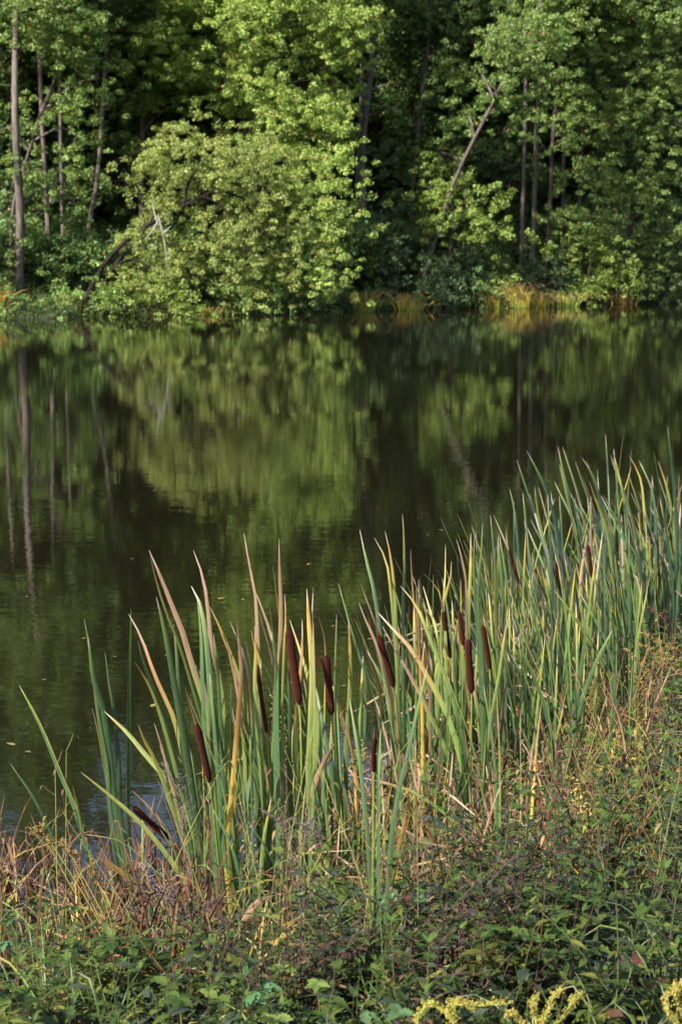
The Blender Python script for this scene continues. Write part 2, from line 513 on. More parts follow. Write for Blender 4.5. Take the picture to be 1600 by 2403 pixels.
def tree(name, label, cat, blobs, trunks, cA, cB, size=0.075, dens=3.4, nleaf=66, spray=0.21, bark=BARK, group=None, limbs=True, odd=0.02, up=0.8, flat=0.24):
    base = np.array(trunks[0][0][0], float) if trunks else np.array(blobs[0][0])
    if trunks:
        base[2] = gz1(base[0], base[1]) if not name.startswith('wil') else base[2]
    root = empty(name, base)
    tag(root, label, cat, group)
    if trunks:
        tm = MB(); paths = []
        for pts, r0, r1 in trunks:
            pts = [np.array(p, float) for p in pts]
            if pts[0][2] < gz1(pts[0][0], pts[0][1]) + 1.2 or name != 'willow_tree':      # higher ones fork from another stem
                pts[0][2] = min(pts[0][2], gz1(pts[0][0], pts[0][1]) + 0.02) - 0.15
            paths.append(bark_tube(tm, pts, r0, r1, bark))
        if limbs:
            allp = np.concatenate(paths)
            for c, r in blobs:
                q = c - np.array((0, 0, 0.5 * r[2] + 0.4))
                k = np.argmin(np.linalg.norm(allp - q, axis=1) + 0.3 * np.maximum(allp[:, 2] - c[2], 0))
                limb(tm, allp[k], c, 0.05, 0.018, bark)
                for _ in range(3):
                    d = R.normal(size=3) * r * 0.55
                    limb(tm, c, c + d, 0.018, 0.006, bark, n=4, seg=4)
        tm.build('trunk', M_bark, root, base)
    cm = MB()
    for c, r in blobs:
        fill_blob(cm, c, r, dens, nleaf, size, cA, cB, spray=spray, odd=odd, up=up, flat=flat)
    cm.build('crown', M_crown, root, base)
    return root


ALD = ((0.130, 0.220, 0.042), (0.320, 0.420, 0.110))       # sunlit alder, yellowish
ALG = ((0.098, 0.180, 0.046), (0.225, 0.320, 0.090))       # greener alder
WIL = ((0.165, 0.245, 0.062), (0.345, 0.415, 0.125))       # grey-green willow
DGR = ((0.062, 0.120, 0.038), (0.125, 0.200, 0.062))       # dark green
BLG = ((0.070, 0.135, 0.060), (0.125, 0.205, 0.090))       # bluish shrub
YGN = ((0.140, 0.210, 0.042), (0.230, 0.290, 0.065))       # bright yellow-green


def tp(*a, Y):
    return [P(x, y, Y) for x, y in a]


def up_blobs(px, Y, w, z0=9.5, z1=17.5, n=4):
    """the part of a crown above the frame; it is seen in the water"""
    out = []
    for k in range(n):
        z = z0 + (z1 - z0) * (k + 0.5) / n
        rr = w * (1.0 - 0.55 * (k / max(n - 1, 1)) ** 1.5)
        x = pxX(px, Y) + R.uniform(-0.25, 0.25) * w
        out.append((np.array((x, Y + R.uniform(-0.5, 0.5), z)), np.array((rr, rr * 0.8, (z1 - z0) / n * 0.8))))
    return out


tree('alder_tree', 'broad sunlit alder whose yellow-green crown reaches down to the water left of centre', 'tree',
     [B(700, 60, 170, 100, 58), B(500, 30, 130, 70, 58.5), B(400, 115, 130, 45, 58), B(760, 190, 95, 110, 58), B(640, 170, 120, 80, 57.5),
      B(810, 60, 50, 90, 57.5), B(780, 320, 48, 80, 56), B(760, 430, 70, 70, 55.6), B(768, 530, 60, 70, 55.4), B(772, 640, 56, 62, 55.6), B(690, 380, 70, 50, 56.6), B(640, 300, 60, 55, 58.5),
      B(510, 140, 90, 55, 58), B(560, 230, 60, 40, 59), B(715, 290, 70, 70, 57)] + up_blobs(660, 58, 3.7, 9.3, 19, 5),
     [([P(600, 640, 59), P(595, 420, 59), P(600, 200, 59), P(640, -60, 59), P(660, -480, 58.5)], 0.17, 0.04),
      ([P(575, 640, 59.3), P(572, 420, 59.3), P(575, 250, 59.3), P(560, -60, 59)], 0.12, 0.04)], *ALD, dens=4.2, odd=0.05, up=0.7, flat=0.28)

wt = tree('willow_tree', 'rounded grey-green willow leaning over the water with a dark slanting trunk', 'tree',
          [B(430, 345, 95, 50, 55), B(560, 365, 105, 55, 55), B(340, 410, 85, 60, 55.2), B(470, 440, 110, 70, 54.6), B(630, 430, 90, 70, 55),
           B(690, 500, 60, 70, 55), B(560, 530, 120, 70, 54.5), B(390, 560, 95, 60, 55), B(630, 600, 90, 70, 55), B(450, 650, 90, 50, 54.5),
           B(330, 640, 70, 45, 55), B(560, 660, 90, 45, 55)],
          [([P(185, 712, 54.6), P(250, 615, 54.6), P(330, 540, 54.4), P(430, 485, 54.2), P(540, 430, 54.6)], 0.095, 0.03),
           ([P(215, 705, 54.9), P(270, 625, 55), P(370, 500, 55.3), P(400, 400, 55.3)], 0.09, 0.03),
           ([P(430, 485, 54.2), P(445, 420, 54.4), P(480, 380, 54.6)], 0.06, 0.02)], *WIL, size=0.062, dens=3.6, nleaf=62, bark=BARKD, odd=0.01, up=0.5, flat=0.36)
db = MB()
for pts in (((376, 512), (355, 545), (340, 562)), ((372, 505), (385, 560), (396, 640)), ((372, 530), (362, 495), (358, 470)), ((384, 548), (402, 530))):
    q = [P(x, y, 53.4) for x, y in pts]
    tube(db, catmull(q, 7), np.linspace(0.030, 0.010, 7), (0.22, 0.21, 0.19), 6)
o = db.build('dead_branch', M_bark, wt, wt.location)
o['label'] = 'bare pale grey forked dead branch'

tree('alder_tree', 'tall alder at the left edge with a pale straight trunk and drooping leaf clumps', 'tree',
     [B(110, 30, 70, 50, 55), B(200, 50, 80, 50, 55.5), B(160, 120, 75, 55, 55), B(215, 180, 55, 45, 55.3), B(150, 240, 60, 40, 55), B(60, 400, 70, 30, 54.6), B(130, 430, 60, 40, 54.8),
      B(175, 470, 35, 35, 55), B(10, 60, 35, 50, 55.5), B(15, 590, 40, 28, 54.5), B(15, 655, 35, 28, 54.3), B(20, 300, 25, 30, 55), B(185, 320, 35, 35, 55.3)] + up_blobs(80, 55, 3.0, 9, 18.5, 5),
     [([P(43, 668, 54.6), P(48, 500, 54.2), P(40, 380, 54.0), P(34, 200, 54.0), P(38, 0, 54.4), P(60, -480, 55.2)], 0.145, 0.05),
      ([P(22, 620, 54.9), P(30, 500, 54.9), P(55, 400, 55), P(92, 270, 55.2)], 0.06, 0.03)],
     *ALG, dens=3.0, bark=BARKL)

tree('leaning_alder', 'slim alder with a bare pale trunk slanting up to the right over the right-hand shrubs', 'tree',
     [B(1180, 105, 90, 45, 57.4), B(1240, 165, 65, 50, 57.6), B(1165, 215, 45, 32, 57.2), B(1235, 250, 65, 40, 58.2), B(1270, 60, 60, 40, 57.6), B(1100, 170, 55, 40, 59.5),
      B(1090, 270, 45, 30, 59.5), B(1260, 100, 45, 35, 59)] + up_blobs(1300, 60, 2.3, 9.5, 15, 3),
     [([P(978, 625, 60.3), P(1062, 435, 58.6), P(1150, 255, 57.9), P(1220, 110, 58.4), P(1310, -90, 59.5), P(1380, -300, 60)], 0.085, 0.03)],
     *ALG, dens=3.6, bark=BARKL)
tree('young_alder', 'small bright green young alder in front of the slanting bare trunk', 'tree',
     [B(1080, 415, 55, 32, 59.2), B(1125, 470, 55, 40, 59), B(1010, 450, 50, 35, 59.4), B(1080, 520, 60, 35, 59), B(1140, 530, 45, 28, 59), B(1030, 360, 50, 25, 60)],
     [([P(1030, 640, 59.8), P(1060, 560, 59.6), P(1090, 470, 59.4), P(1080, 400, 59.3)], 0.06, 0.02)], *YGN, dens=3.4, size=0.08)
tree('alder_tree', 'large leafy alder filling the upper right corner above the far bank', 'tree',
     [B(1480, 50, 110, 60, 62), B(1560, 130, 80, 70, 62), B(1420, 160, 80, 50, 62.5), B(1500, 230, 80, 45, 62), B(1580, 290, 60, 60, 62),
      B(1470, 330, 90, 45, 62.3), B(1400, 400, 70, 45, 62), B(1560, 420, 70, 50, 62), B(1480, 470, 80, 40, 61.8), B(1380, 260, 60, 40, 63), B(1620, 180, 60, 80, 62.5),
      B(1580, 540, 50, 40, 62), B(1400, 500, 50, 30, 62)] + up_blobs(1520, 62, 3.6, 9.8, 17.5, 5),
     [([P(1455, 600, 63), P(1480, 500, 63), P(1510, 400, 63), P(1530, 100, 63), P(1520, -450, 63)], 0.14, 0.05),
      ([P(1380, 600, 63.4), P(1395, 470, 63.4), P(1420, 300, 63.4), P(1440, 0, 63.4)], 0.08, 0.03)], *ALG, dens=3.0)
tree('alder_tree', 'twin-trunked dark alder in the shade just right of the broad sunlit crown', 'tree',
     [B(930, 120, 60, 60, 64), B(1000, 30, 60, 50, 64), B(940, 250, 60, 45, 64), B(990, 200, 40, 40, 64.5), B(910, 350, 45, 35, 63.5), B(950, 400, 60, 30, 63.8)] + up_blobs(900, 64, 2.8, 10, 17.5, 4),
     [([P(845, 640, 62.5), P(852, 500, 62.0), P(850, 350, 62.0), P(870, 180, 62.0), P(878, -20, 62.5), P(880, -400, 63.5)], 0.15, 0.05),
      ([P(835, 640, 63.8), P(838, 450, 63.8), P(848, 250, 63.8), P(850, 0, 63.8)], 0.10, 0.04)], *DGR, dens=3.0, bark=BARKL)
tree('alder_tree', 'straight alder with thin grey trunk and light drooping top right of the slanting trunk', 'tree',
     [B(1340, 40, 50, 50, 62.5), B(1390, 30, 40, 40, 62.5), B(1330, 110, 40, 30, 62.5), B(1320, 330, 35, 25, 62), B(1290, 200, 40, 25, 62.5)] + up_blobs(1340, 63, 2.6, 10, 16, 4),
     [([P(1275, 610, 63), P(1290, 500, 63), P(1300, 300, 63), P(1325, 60, 63), P(1330, -350, 63)], 0.09, 0.04),
      ([P(1320, 560, 63.6), P(1322, 350, 63.6), P(1318, 150, 63.6), P(1310, -100, 63.6)], 0.08, 0.04)], *ALG, dens=3.2)
tree('alder_tree', 'green alder in the shade behind the top of the willow', 'tree',
     [B(340, 60, 80, 40, 61), B(180, 200, 40, 40, 60.8), B(300, 230, 70, 40, 61), B(420, 240, 80, 40, 61), B(350, 160, 70, 40, 61.5), B(270, 330, 50, 40, 61), B(500, 190, 60, 40, 61.5), B(240, 120, 50, 50, 61.5), B(230, 420, 40, 40, 60.5)] + up_blobs(330, 61.5, 2.6, 9.5, 18.5, 4),
     [([P(330, 640, 61.5), P(335, 300, 61.5), P(340, 0, 61.5), P(340, -420, 61.5)], 0.12, 0.04)], *ALG, dens=3.4)
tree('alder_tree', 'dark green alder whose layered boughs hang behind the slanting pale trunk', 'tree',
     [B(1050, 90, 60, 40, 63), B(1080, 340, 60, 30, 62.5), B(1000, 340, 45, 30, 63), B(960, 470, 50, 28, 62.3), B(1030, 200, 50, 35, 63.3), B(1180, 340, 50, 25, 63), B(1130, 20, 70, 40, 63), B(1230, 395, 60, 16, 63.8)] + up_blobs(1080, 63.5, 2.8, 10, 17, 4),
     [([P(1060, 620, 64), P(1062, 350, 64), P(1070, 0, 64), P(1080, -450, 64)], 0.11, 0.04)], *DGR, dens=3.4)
tree('alder_tree', 'green alder with low boughs filling the gap between thin trunks and right corner', 'tree',
     [B(1350, 230, 50, 40, 63), B(1375, 420, 45, 28, 62.6), B(1390, 330, 45, 35, 62.8), B(1440, 270, 50, 30, 62.5), B(1330, 500, 50, 25, 62.5), B(1440, 550, 50, 30, 62.5), B(1520, 560, 50, 30, 62.8)] + up_blobs(1400, 64, 2.6, 10, 17, 4),
     [([P(1360, 620, 64.2), P(1362, 350, 64.2), P(1390, 0, 64.2), P(1400, -420, 64.2)], 0.10, 0.04)], *ALG, dens=3.2)
# bare-stemmed trees in the dark wood close behind the bank
for (x0, y0, x1, y1, Y, r, lab) in (
        (118, 600, 98, 230, 56.5, 0.095, 'slim grey trunk second from the left edge behind drooping alder clumps'),
        (150, 600, 142, 260, 58, 0.075, 'thin dark trunk standing third from the left in the wood'),
        (196, 620, 235, 370, 57, 0.085, 'thin trunk leaning right behind the willow on the left'),
        (2, 600, -4, 380, 57, 0.09, 'pale trunk cut by the left edge of the picture'),
        (945, 610, 1010, 60, 63, 0.10, 'slender trunk rising through shade between the dark alder and slanting trunk'),
        (1222, 620, 1232, 300, 62.6, 0.085, 'grey trunk, first of the row right of the slanting alder'),
        (1248, 620, 1264, 200, 63.2, 0.10, 'grey trunk, second of the row right of the slanting alder'),
        (1185, 600, 1200, 330, 67, 0.07, 'thin faint trunk behind the small bright young alder')):
    pts = [P(x0, y0, Y), P(x0 * 0.6 + x1 * 0.4, y0 * 0.6 + y1 * 0.4, Y), P(x1, y1, Y), P(x1 + (x1 - x0) * 0.8, -200, Y + 0.5), P(x1 + (x1 - x0), -480, Y + 0.5)]
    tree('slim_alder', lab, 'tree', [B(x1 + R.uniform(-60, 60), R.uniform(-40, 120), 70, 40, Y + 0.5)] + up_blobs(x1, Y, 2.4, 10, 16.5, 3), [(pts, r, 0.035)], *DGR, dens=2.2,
         bark=BARKL)

# shore shrubs
for lab, bl, colr, sz in (
        ('dark bluish shrub at the water just right of the broad sunlit alder', [B(900, 560, 45, 45, 60.5), B(935, 630, 60, 50, 60.5), B(890, 500, 30, 30, 61), B(960, 560, 35, 40, 61)], BLG, 0.08),
        ('grey-green shrub at the foot of the slanting trunk', [B(1030, 620, 60, 35, 59.8), B(1060, 670, 65, 35, 59.5), B(1010, 680, 50, 35, 59.5), B(1110, 610, 40, 25, 60.3)], BLG, 0.08),
        ('low yellow-green shrub beside the yellow sedge on the far shore', [B(1130, 680, 40, 22, 60), B(1170, 660, 35, 20, 60.4)], ALG, 0.075),
        ('low dark bush in the shade under the row of grey trunks', [B(1260, 620, 60, 28, 62.2), B(1210, 640, 45, 30, 62), B(1300, 650, 45, 25, 62.3)], BLG, 0.075),
        ('bright green bush overhanging the far shore on the right', [B(1390, 590, 60, 32, 62), B(1440, 630, 65, 38, 61.8), B(1480, 660, 45, 25, 62), B(1370, 660, 40, 35, 62), B(1320, 580, 40, 22, 62)], YGN, 0.08),
        ('dark bush at the right edge of the far shore', [B(1560, 620, 60, 50, 63.5), B(1600, 660, 60, 35, 63.5), B(1530, 670, 35, 25, 63)], DGR, 0.08),
        ('olive bush under the trees left of the slanting dark trunk', [B(120, 590, 60, 40, 56), B(170, 560, 40, 35, 56.5), B(80, 620, 45, 35, 55.8)], DGR, 0.07),
        ('low bush hanging over the water left of the willow', [B(130, 690, 60, 28, 55), B(230, 690, 55, 28, 54.8), B(60, 705, 45, 22, 53.6), B(115, 715, 45, 18, 53.4), B(15, 715, 40, 16, 53.2)], ALG, 0.07),
        ('bright yellow-green bush at the water under the willow', [B(300, 695, 55, 25, 54.3), B(380, 690, 50, 25, 54.4), B(440, 700, 45, 20, 54.6)], YGN, 0.07),
        ('green bush at the water where willow and alder crowns meet', [B(600, 690, 70, 30, 55.8), B(700, 690, 80, 30, 56.2), B(520, 695, 50, 22, 55.4), B(790, 690, 50, 28, 57)], ALG, 0.075)):
    b0 = bl[0][0].copy(); b0[2] = gz1(b0[0], b0[1] + 0.6); b0[1] += 0.6
    stems = [([b0 + np.array((R.uniform(-.3, .3), 0, 0)), (b0 + c) / 2 + R.normal(size=3) * 0.1, c + np.array((0, 0, r[2] * 0.3))], 0.03, 0.01) for c, r in bl]
    tree('shore_shrub', lab, 'shrub', bl, stems, *colr, size=sz, dens=4.2, nleaf=44, spray=0.22, limbs=False, group='bushes along the far shore')


# the wood behind: prototypes, then copies
def proto_tree(k):
    h = (17.5, 16, 18.5)[k]
    bl = []
    z = (3.0, 2.0, 4.0)[k]
    while z < h - 1:
        w = (2.6 - 1.5 * max(0, (z - 9) / 9)) * R.uniform(0.8, 1.1)
        for q in range(3):
            a = R.uniform(0, 6.28)
            bl.append((np.array((math.cos(a) * w * 0.55, math.sin(a) * w * 0.55, z + R.uniform(-.4, .4))), np.array((w * 0.5, w * 0.5, 0.55)) * R.uniform(0.8, 1.25)))
        z += 1.25
    root = empty('wood_alder', (0, 0, 0))
    tm = MB()
    p = bark_tube(tm, [(0, 0, -0.4), (0.05, 0.05, 4), (R.uniform(-.4, .4), R.uniform(-.3, .3), 9), (0.1, 0, h)], 0.14, 0.03, BARK, seg=8)
    for c, r in bl:
        kk = np.argmin(np.abs(p[:, 2] - (c[2] - 0.5)))
        limb(tm, p[kk], c, 0.035, 0.01, BARK, n=4, seg=4)
    a = tm.build('trunk', M_bark, root)
    cm = MB()
    for c, r in bl:
        fill_blob(cm, c, r, 3.0, 40, 0.115, *DGR, spray=0.30)
    b = cm.build('crown', M_crown, root)
    return root, [a, b]


def proto_shrub(k):
    root = empty('wood_shrub', (0, 0, 0))
    bl = [(np.array((R.uniform(-.8, .8), R.uniform(-.8, .8), R.uniform(0.5, 2.0))), np.array((0.8, 0.8, 0.55)) * R.uniform(0.7, 1.2)) for _ in range(6)]
    tm = MB()
    for c, r in bl: limb(tm, np.array((0, 0, -0.2)), c, 0.03, 0.01, BARKD, n=5, seg=5)
    a = tm.build('stem', M_bark, root)
    cm = MB()
    for c, r in bl: fill_blob(cm, c, r, 4.0, 40, 0.10, *DGR, spray=0.28)
    b = cm.build('crown', M_crown, root)
    return root, [a, b]


PT = [proto_tree(k) for k in range(3)]
used = [False] * 3


MARKS = [(50, 1700, 'the far-left arching blades'), (290, 1600, 'the five straight green leaves'), (350, 1930, 'the lying seed head'), (475, 1770, 'the fat glossy seed head'),
         (550, 1650, 'the bright yellow leaf'), (612, 1640, 'the slim half-hidden seed head'), (690, 1565, 'the longest seed head'), (770, 1605, 'the upright seed head'),
         (905, 1550, 'the long slanting seed head'), (878, 1770, 'the low wrinkled seed head'), (1045, 1490, 'the dark middle seed head'), (1101, 1560, 'the stoutest seed head'),
         (1140, 1520, 'the tilted seed head'), (1205, 1330, 'the slender tilted seed head'), (1310, 1365, 'the red-brown seed head of the right clump'), (1382, 1315, 'the seed head behind tan blades'),
         (1508, 1230, 'the thin short seed head'), (1355, 1130, 'the two long bluish blades'), (1430, 1200, 'the wide bluish blade'), (1580, 1150, 'the tallest right-edge blade'),
         (1560, 1500, 'the feathery ochre plume'), (1350, 1850, 'the tall tan seed head'), (1110, 1960, 'the straw-coloured seed head'), (1300, 1650, 'the low crossing green blades'),
         (1410, 1740, 'the golden falling blade'), (120, 1970, 'the ochre seed heads over water'), (300, 2060, 'the orange dead blade'), (600, 2140, 'the arched tan dead blade'),
         (740, 2310, 'the variegated leaves'), (790, 2235, 'the dark red leaves'), (935, 2375, 'the smooth three-lobed leaves'), (1090, 2370, 'the arching goldenrod sprays'),
         (1300, 2360, 'the upright goldenrod sprays'), (1590, 2350, 'the corner goldenrod'), (1480, 2255, 'the small dark red leaves at right'), (420, 2345, 'the large mid-green leaves'),
         (30, 2340, 'the three-part leaves in the corner'), (1000, 1985, 'the raised trifoliate leaf'), (340, 2120, 'the tangled grey stalks'), (700, 1950, 'the grey curled stalks'), (140, 2180, 'the lone ochre seed head')]


def where(x, y, z):
    yy = y * cp - (z - CAMZ) * sp; vv = y * sp + (z - CAMZ) * cp
    px = 800 + F * x / yy; py = 1201.5 - F * vv / yy
    m = min(MARKS, key=lambda q: math.hypot(q[0] - px, q[1] - py))
    dx, dy = px - m[0], py - m[1]
    if abs(dx) > abs(dy): d = 'right of' if dx > 0 else 'left of'
    else: d = 'below' if dy > 0 else 'above'
    far = math.hypot(dx, dy)
    return ('just ' if far < 45 else 'well ' if far > 110 else '') + d + ' ' + m[2]


ORD = 'first second third fourth fifth sixth seventh eighth ninth tenth eleventh twelfth thirteenth fourteenth fifteenth sixteenth seventeenth eighteenth nineteenth twentieth'.split()
ROWS = {}


def finish_rows():
    for key, L in ROWS.items():
        L.sort(key=lambda q: q[0])
        for i, (px, o, desc, tail) in enumerate(L):
            o['label'] = f'{desc}, {ORD[min(i, 19)]} from the left in {tail}'


def place(protos, used, k, loc, rot, s, tilt, label, cat, group, mark=None):
    if mark is not None:
        label = label + ' ' + where(loc[0], loc[1], loc[2] + mark)
    src, parts = protos[k]
    if not used[k]:
        used[k] = True; r = src
        r.location = tuple(loc); r.rotation_euler = (tilt * math.cos(rot * 3), tilt * math.sin(rot * 3), rot); r.scale = (s, s, s)
    else:
        r = copy_thing(src, parts, loc, rot, s, tilt)
    tag(r, label, cat, group)
    return r


def scatter_rows(rows, jit):
    for ri, (Y0, x0, x1, step) in enumerate(rows):
        x = x0
        while x < x1:
            yield x + R.uniform(-jit, jit) * step, Y0 + 0.5 * x + R.uniform(-1.2, 1.2), ri
            x += step


for (x, y, ri) in scatter_rows([(66, -22, 26, 2.5), (70, -23, 26, 2.6), (75, -24, 27, 2.6), (82, -26, 30, 2.4), (90, -30, 34, 2.5), (99, -34, 38, 2.6)], 0.4):
    px = 800 + x / y * F
    if y < 70 + 0.5 * x and 560 > px > 250: y += 2
    if y < 73 + 0.5 * x and (1160 < px < 1350 or 820 < px < 900 or 90 < px < 250): continue      # open wood where the bare trunks show
    side = 'left half' if px < 800 else 'right half'
    tail = f'the {ORD[ri]} row of the wood, {side}'
    o = place(PT, used, int(R.integers(3)), (x, y, gz1(x, y)), R.uniform(0, 6.28), R.uniform(0.98, 1.22), R.uniform(0, 0.05), '', 'tree', f'alders in {tail}')
    ROWS.setdefault(('t', tail), []).append((px, o, 'dark alder', tail))
PS = [proto_shrub(k) for k in range(3)]
used = [False] * 3
for (x, y, ri) in scatter_rows([(60.6, -20, 22, 1.9), (63.5, -20, 22, 1.6), (66.5, -20, 22, 1.8), (70, -21, 24, 1.8), (74, -22, 25, 1.9), (79, -23, 27, 2.0), (86, -25, 30, 2.2)], 0.45):
    px = 800 + x / y * F
    side = 'left half' if px < 800 else 'right half'
    tail = f'the {ORD[ri]} row of undergrowth, {side}'
    o = place(PS, used, int(R.integers(3)), (x, y, gz1(x, y)), R.uniform(0, 6.28), R.uniform(0.6, 1.15) * (1.0 if y < 68 else 1.5), 0.0, '', 'shrub', f'bushes in {tail}')
    ROWS.setdefault(('s', tail), []).append((px, o, 'dark bush', tail))
finish_rows()


# far shore sedge tufts
def sedge(px, py, Y, wpx, hpx, n, kinds, label):
    base = P(px, py, Y); base[2] = max(gz1(base[0], base[1]), 0.02)
    root = empty('sedge_tuft', base); tag(root, label, 'sedge', 'sedge tufts at the far waterline')
    mb = MB()
    W = wpx * Y / F; H = hpx * Y / F
    for _ in range(int(n * 1.9)):
        ox, oy = R.normal() * W * 0.16, R.normal() * 0.14; x = base[0] + ox; y = base[1] + oy
        a = math.atan2(oy, ox) + R.normal() * 0.7; l = H * R.uniform(0.45, 1.35); o = l * R.uniform(0.2, 1.3) * (0.3 + 0.5 * abs(ox) / (W * 0.16))
        p0 = np.array((x, y, max(gz1(x, y), -0.05))); d = np.array((math.cos(a), math.sin(a) * 0.8, 0))
        blade(mb, [p0, p0 + d * o * 0.25 + np.array((0, 0, l * 0.6)), p0 + d * o * 0.7 + np.array((0, 0, l * 0.85)), p0 + d * o * 1.1 + np.array((0, 0, l * R.uniform(0.45, 0.85)))],
              0.015, rnd.choice(kinds), n=7, cmul=(1.5, 1.5, 1.3))
    mb.build('blades', M_dry, root, base)


sedge(858, 728, 57.7, 60, 50, 110, 'lYYg', 'green and yellow sedge tuft beside the foot of the broad sunlit alder')
sedge(960, 732, 58.6, 90, 40, 90, 'lYYg', 'low arching sedge tuft below the dark bluish shrub')
sedge(1160, 728, 59.9, 56, 40, 90, 'YYlg', 'straw-yellow sedge tuft, left one of the bright row')
sedge(1212, 727, 60.2, 76, 56, 150, 'YYlYd', 'large straw-yellow sedge tuft, brightest on the far shore')
sedge(1268, 725, 60.5, 56, 38, 80, 'YYlg', 'straw-yellow sedge tuft, right one of the bright row')
sedge(1330, 716, 61.0, 80, 36, 90, 'lYg', 'yellow-green sedge tuft right of the large straw-yellow one')
sedge(1465, 708, 62.8, 70, 30, 130, 'Ydd', 'small tan sedge tuft below the bright overhanging bush')
sedge(-5, 750, 53.4, 40, 50, 60, 'Yw', 'yellow sedge tuft cut by the left edge at the far waterline')
sedge(170, 722, 54.6, 200, 26, 200, 'gyw', 'short green and rusty sedge below the slanting willow trunk')
sedge(450, 728, 55.2, 260, 22, 180, 'gyY', 'short sedge strip under the willow foliage')
sedge(1080, 726, 60.4, 90, 18, 160, 'gyw', 'short sedge fringe at the water below the grey-green shrub')

mb = MB()
for _ in range(11000):
    x = R.uniform(-14, 17); y = float(far_y(np.array(x))) + R.uniform(-0.25, 2.0)
    a = R.uniform(0, 6.28); h = R.uniform(0.12, 0.42)
    d = np.array((math.cos(a), math.sin(a), 0)) * h * R.uniform(.2, .9); u = np.array((0, 0, 1.))
    p0 = np.array((x, y, gz1(x, y) - 0.03))
    blade(mb, [p0, p0 + d * .3 + u * h * .6, p0 + d * 1.1 + u * h * R.uniform(.6, 1)], R.uniform(.012, .03), rnd.choice('gggyg'), n=5, cmul=(.7, .8, .6))
tag(mb.build('bank_grass', M_dry), 'rough green grass and weeds fringing the far shore', 'grass', kind='stuff')

# ------------------------------------------------------------------ cattails traced plant by plant
HEADC = (0.036, 0.0085, 0.0055)


def add_head(root, base, top, bot, w, spike, Y, dY=0.0, tan=False):
    """brown seed head with its stem and the thin spike above it"""
    a = P(*top, Y + dY); b = P(*bot, Y + dY * 0.7); r = w * Y / F / 2 * 0.86
    n = 16; t = np.linspace(0, 1, n)
    prof = np.sqrt(np.clip(1 - (np.abs(2 * t - 1)) ** 9, 0.0, 1)) * (1 + 0.05 * np.sin(t * 9)) * r
    prof[0] = prof[-1] = r * 0.25
    mid = (a + b) / 2 + np.array((rnd.uniform(-.003, .003), 0, 0))
    path = catmull([b, mid, a], n)
    stem = MB()
    m = base * 0.5 + b * 0.5 + (b - a) * 0.25
    sp_ = catmull([base, m, b + (b - a) * 0.1, b + (a - b) * 0.1], 12)
    tube(stem, sp_, np.linspace(0.0065, 0.0038, 12), ramp(np.linspace(0, 1, 12), [(0, (0.05, 0.09, 0.02)), (0.7, (0.10, 0.145, 0.03)), (1, (0.16, 0.18, 0.045))]), 7)
    stem.build('stem', M_stem, root, base)
    h = MB(); tube(h, path, prof, HEADC, 16)
    h.build('seed_head', M_head, root, base)
    if spike:
        s = MB(); e = P(*spike, Y + dY * 1.4)
        q = catmull([a - (a - b) * 0.03, (a + e) / 2 + np.array((rnd.uniform(-.006, .006), 0, 0)), e], 10)
        tube(s, q, np.interp(np.linspace(0, 1, 10), [0, 0.1, 0.3, 1], [0.0035, 0.0045, 0.0026, 0.0009]) * (1.3 if tan else 1), (0.20, 0.11, 0.06), 6)
        s.build('flower_spike', M_stem, root, base)


def cattail(label, bx, Y, leaves, heads=(), group='cattails on the near shore'):
    x = pxX(bx, Y); z = gz1(x, Y)
    base = np.array((x, Y, max(z, -0.15)))
    root = empty('cattail', base); tag(root, label, 'cattail', group)
    for pts, w, kind in leaves:
        dy = rnd.uniform(-0.08, 0.28) if heads else rnd.uniform(-0.2, 0.2)
        L = len(pts)
        # pts run tip -> lowest traced point; build base -> tip
        q = [base + np.array((rnd.uniform(-.015, .015), rnd.uniform(-.02, .02), 0))]
        low = pts[-1]
        for i, (x_, y_) in enumerate(reversed(pts)):
            f = (i + 1.0) / L
            q.append(P(x_, y_, Y + dy * f * f))
        if np.linalg.norm(q[1] - q[0]) > 0.5:     # ease from the base into the traced part
            d = q[1] - q[2] if L > 1 else q[0] - q[1]
            d = d / (np.linalg.norm(d) + 1e-9)
            q.insert(1, 0.5 * (q[0] + q[1]) + 0.12 * np.linalg.norm(q[1] - q[0]) * (d + np.array((0, 0, 1)) * 0.0))
        mb = MB()
        blade(mb, q, w * Y / F * 0.95, kind, n=20, phi=rnd.uniform(-0.45, 0.45), twist=rnd.uniform(-0.8, 0.8))
        mb.build('leaf', M_blade, root, base)
    for h in heads:
        add_head(root, base, *h[:4], Y=Y, dY=(h[4] if len(h) > 4 else -0.24))
    return root


cattail('far-left cattail of two long thin arching leaves over open water', 238, 6.7, [
    ([(46, 1608), (96, 1707), (143, 1822), (172, 1889), (209, 2004)], 15, 'g'),
    ([(25, 1792), (69, 1854), (94, 1897), (128, 1968), (170, 2060)], 11, 'g'),
    ([(171, 1844), (190, 1920), (205, 1995), (225, 2090)], 11, 'y')])
cattail('cattail of five straight upright green leaves left of the main clump', 288, 6.6, [
    ([(198, 1453), (207, 1503), (220, 1592), (230, 1678), (252, 1806), (262, 1930)], 11, 'g'),
    ([(207, 1489), (221, 1597), (242, 1662), (256, 1760), (270, 1880)], 17, 'g'),
    ([(247, 1530), (258, 1608), (270, 1678), (280, 1800), (284, 1920)], 14, 'g'),
    ([(308, 1428), (307, 1500), (305, 1583), (303, 1742), (301, 1892)], 15, 'g'),
    ([(216, 1660), (232, 1720), (256, 1860), (270, 2000)], 9, 'y')])
